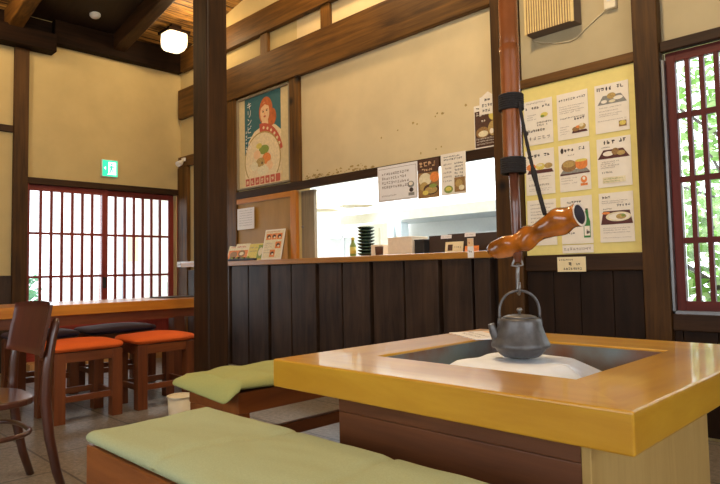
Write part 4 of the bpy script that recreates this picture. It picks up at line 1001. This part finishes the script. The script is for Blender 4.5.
tree('yard_shrub', (-9.0, 2.58, -.04), (-9.0, 2.58, .65), (.30, .28, .50), 260, .06, 14, 'teal green shrub outside the left end of the doors', 'shrub', ('leaf_teal', 'leaf_teal'))

# the whole counter wall with everything on it sits 25 mm further back
def span(o):
    ys = [v for c in [o]+list(o.children_recursive) if c.type == 'MESH' for v in (((c.matrix_world @ Vector(k)).y) for k in c.bound_box)]
    return (min(ys), max(ys)) if ys else (0, 0)
bpy.context.view_layer.update()
for o in list(S.objects):
    if o.parent is None and o.type in ('MESH', 'EMPTY'):
        a, b = span(o)
        if a > 3.40 and b < 4.1: o.location.y += .025

# ------------------------------------------------------------------ light
w = bpy.data.worlds.new('World'); S.world = w; w.use_nodes = True
bg = w.node_tree.nodes['Background']; bg.inputs['Color'].default_value = (.86, .93, 1, 1); bg.inputs['Strength'].default_value = 3.2
def area(name, loc, rot, sx, sy, power, col):
    l = bpy.data.lights.new(name, 'AREA'); l.shape = 'RECTANGLE'; l.size = sx; l.size_y = sy; l.energy = power; l.color = col
    o = bpy.data.objects.new(name, l); COL.objects.link(o); o.location = loc; o.rotation_euler = rot; return o
def point(name, loc, power, col, r=.1):
    l = bpy.data.lights.new(name, 'POINT'); l.energy = power; l.color = col; l.shadow_soft_size = r
    o = bpy.data.objects.new(name, l); COL.objects.link(o); o.location = loc; return o
WARM = (1, .70, .36)
point('lamp_light', (lx+.42, ly-.02, 3.50), 9, WARM, .08)
point('hall_lamp_a', (-5.95, 1.2, 3.45), 17, WARM, .12)
point('hall_lamp_b', (-3.7, 3.2, 3.95), 50, WARM, .12)
point('table_fill', (-1.6, 1.5, 3.9), 135, (1, .78, .48), .15)  # added fill light, brightens the hearth table top from above
area('kitchen_light_a', (-3.6, 4.9, 2.66), (0, 0, 0), 2.2, .5, 62, (.95, .98, 1))
area('kitchen_light_b', (-5.8, 5.0, 2.66), (0, 0, 0), 2.2, .5, 62, (.95, .98, 1))
S.view_settings.view_transform = 'Standard'; S.view_settings.look = 'None'; S.view_settings.gamma = 1; S.view_settings.exposure = .42
S.view_settings.use_curve_mapping = False
S.cycles.max_bounces = 8; S.cycles.transparent_max_bounces = 12; S.cycles.sample_clamp_indirect = 6

# ------------------------------------------------------------------ camera
cam = bpy.data.cameras.new('camera'); cam.sensor_width = 36; cam.lens = 609.30/720*36; cam.clip_start = .05; cam.shift_y = (233.5-242)/720
co = bpy.data.objects.new('camera', cam); COL.objects.link(co)
yaw, pit, rol = .7805814, .0588951, -.0190027
f = Vector((-math.sin(yaw)*math.cos(pit), math.cos(yaw)*math.cos(pit), math.sin(pit))); r = Vector((math.cos(yaw), math.sin(yaw), 0)); u = r.cross(f)
r2 = r*math.cos(rol)+u*math.sin(rol); u2 = -r*math.sin(rol)+u*math.cos(rol)
M = Matrix((( r2.x, u2.x, -f.x, 0), (r2.y, u2.y, -f.y, 0), (r2.z, u2.z, -f.z, .95), (0, 0, 0, 1)))
co.matrix_world = M
S.camera = co
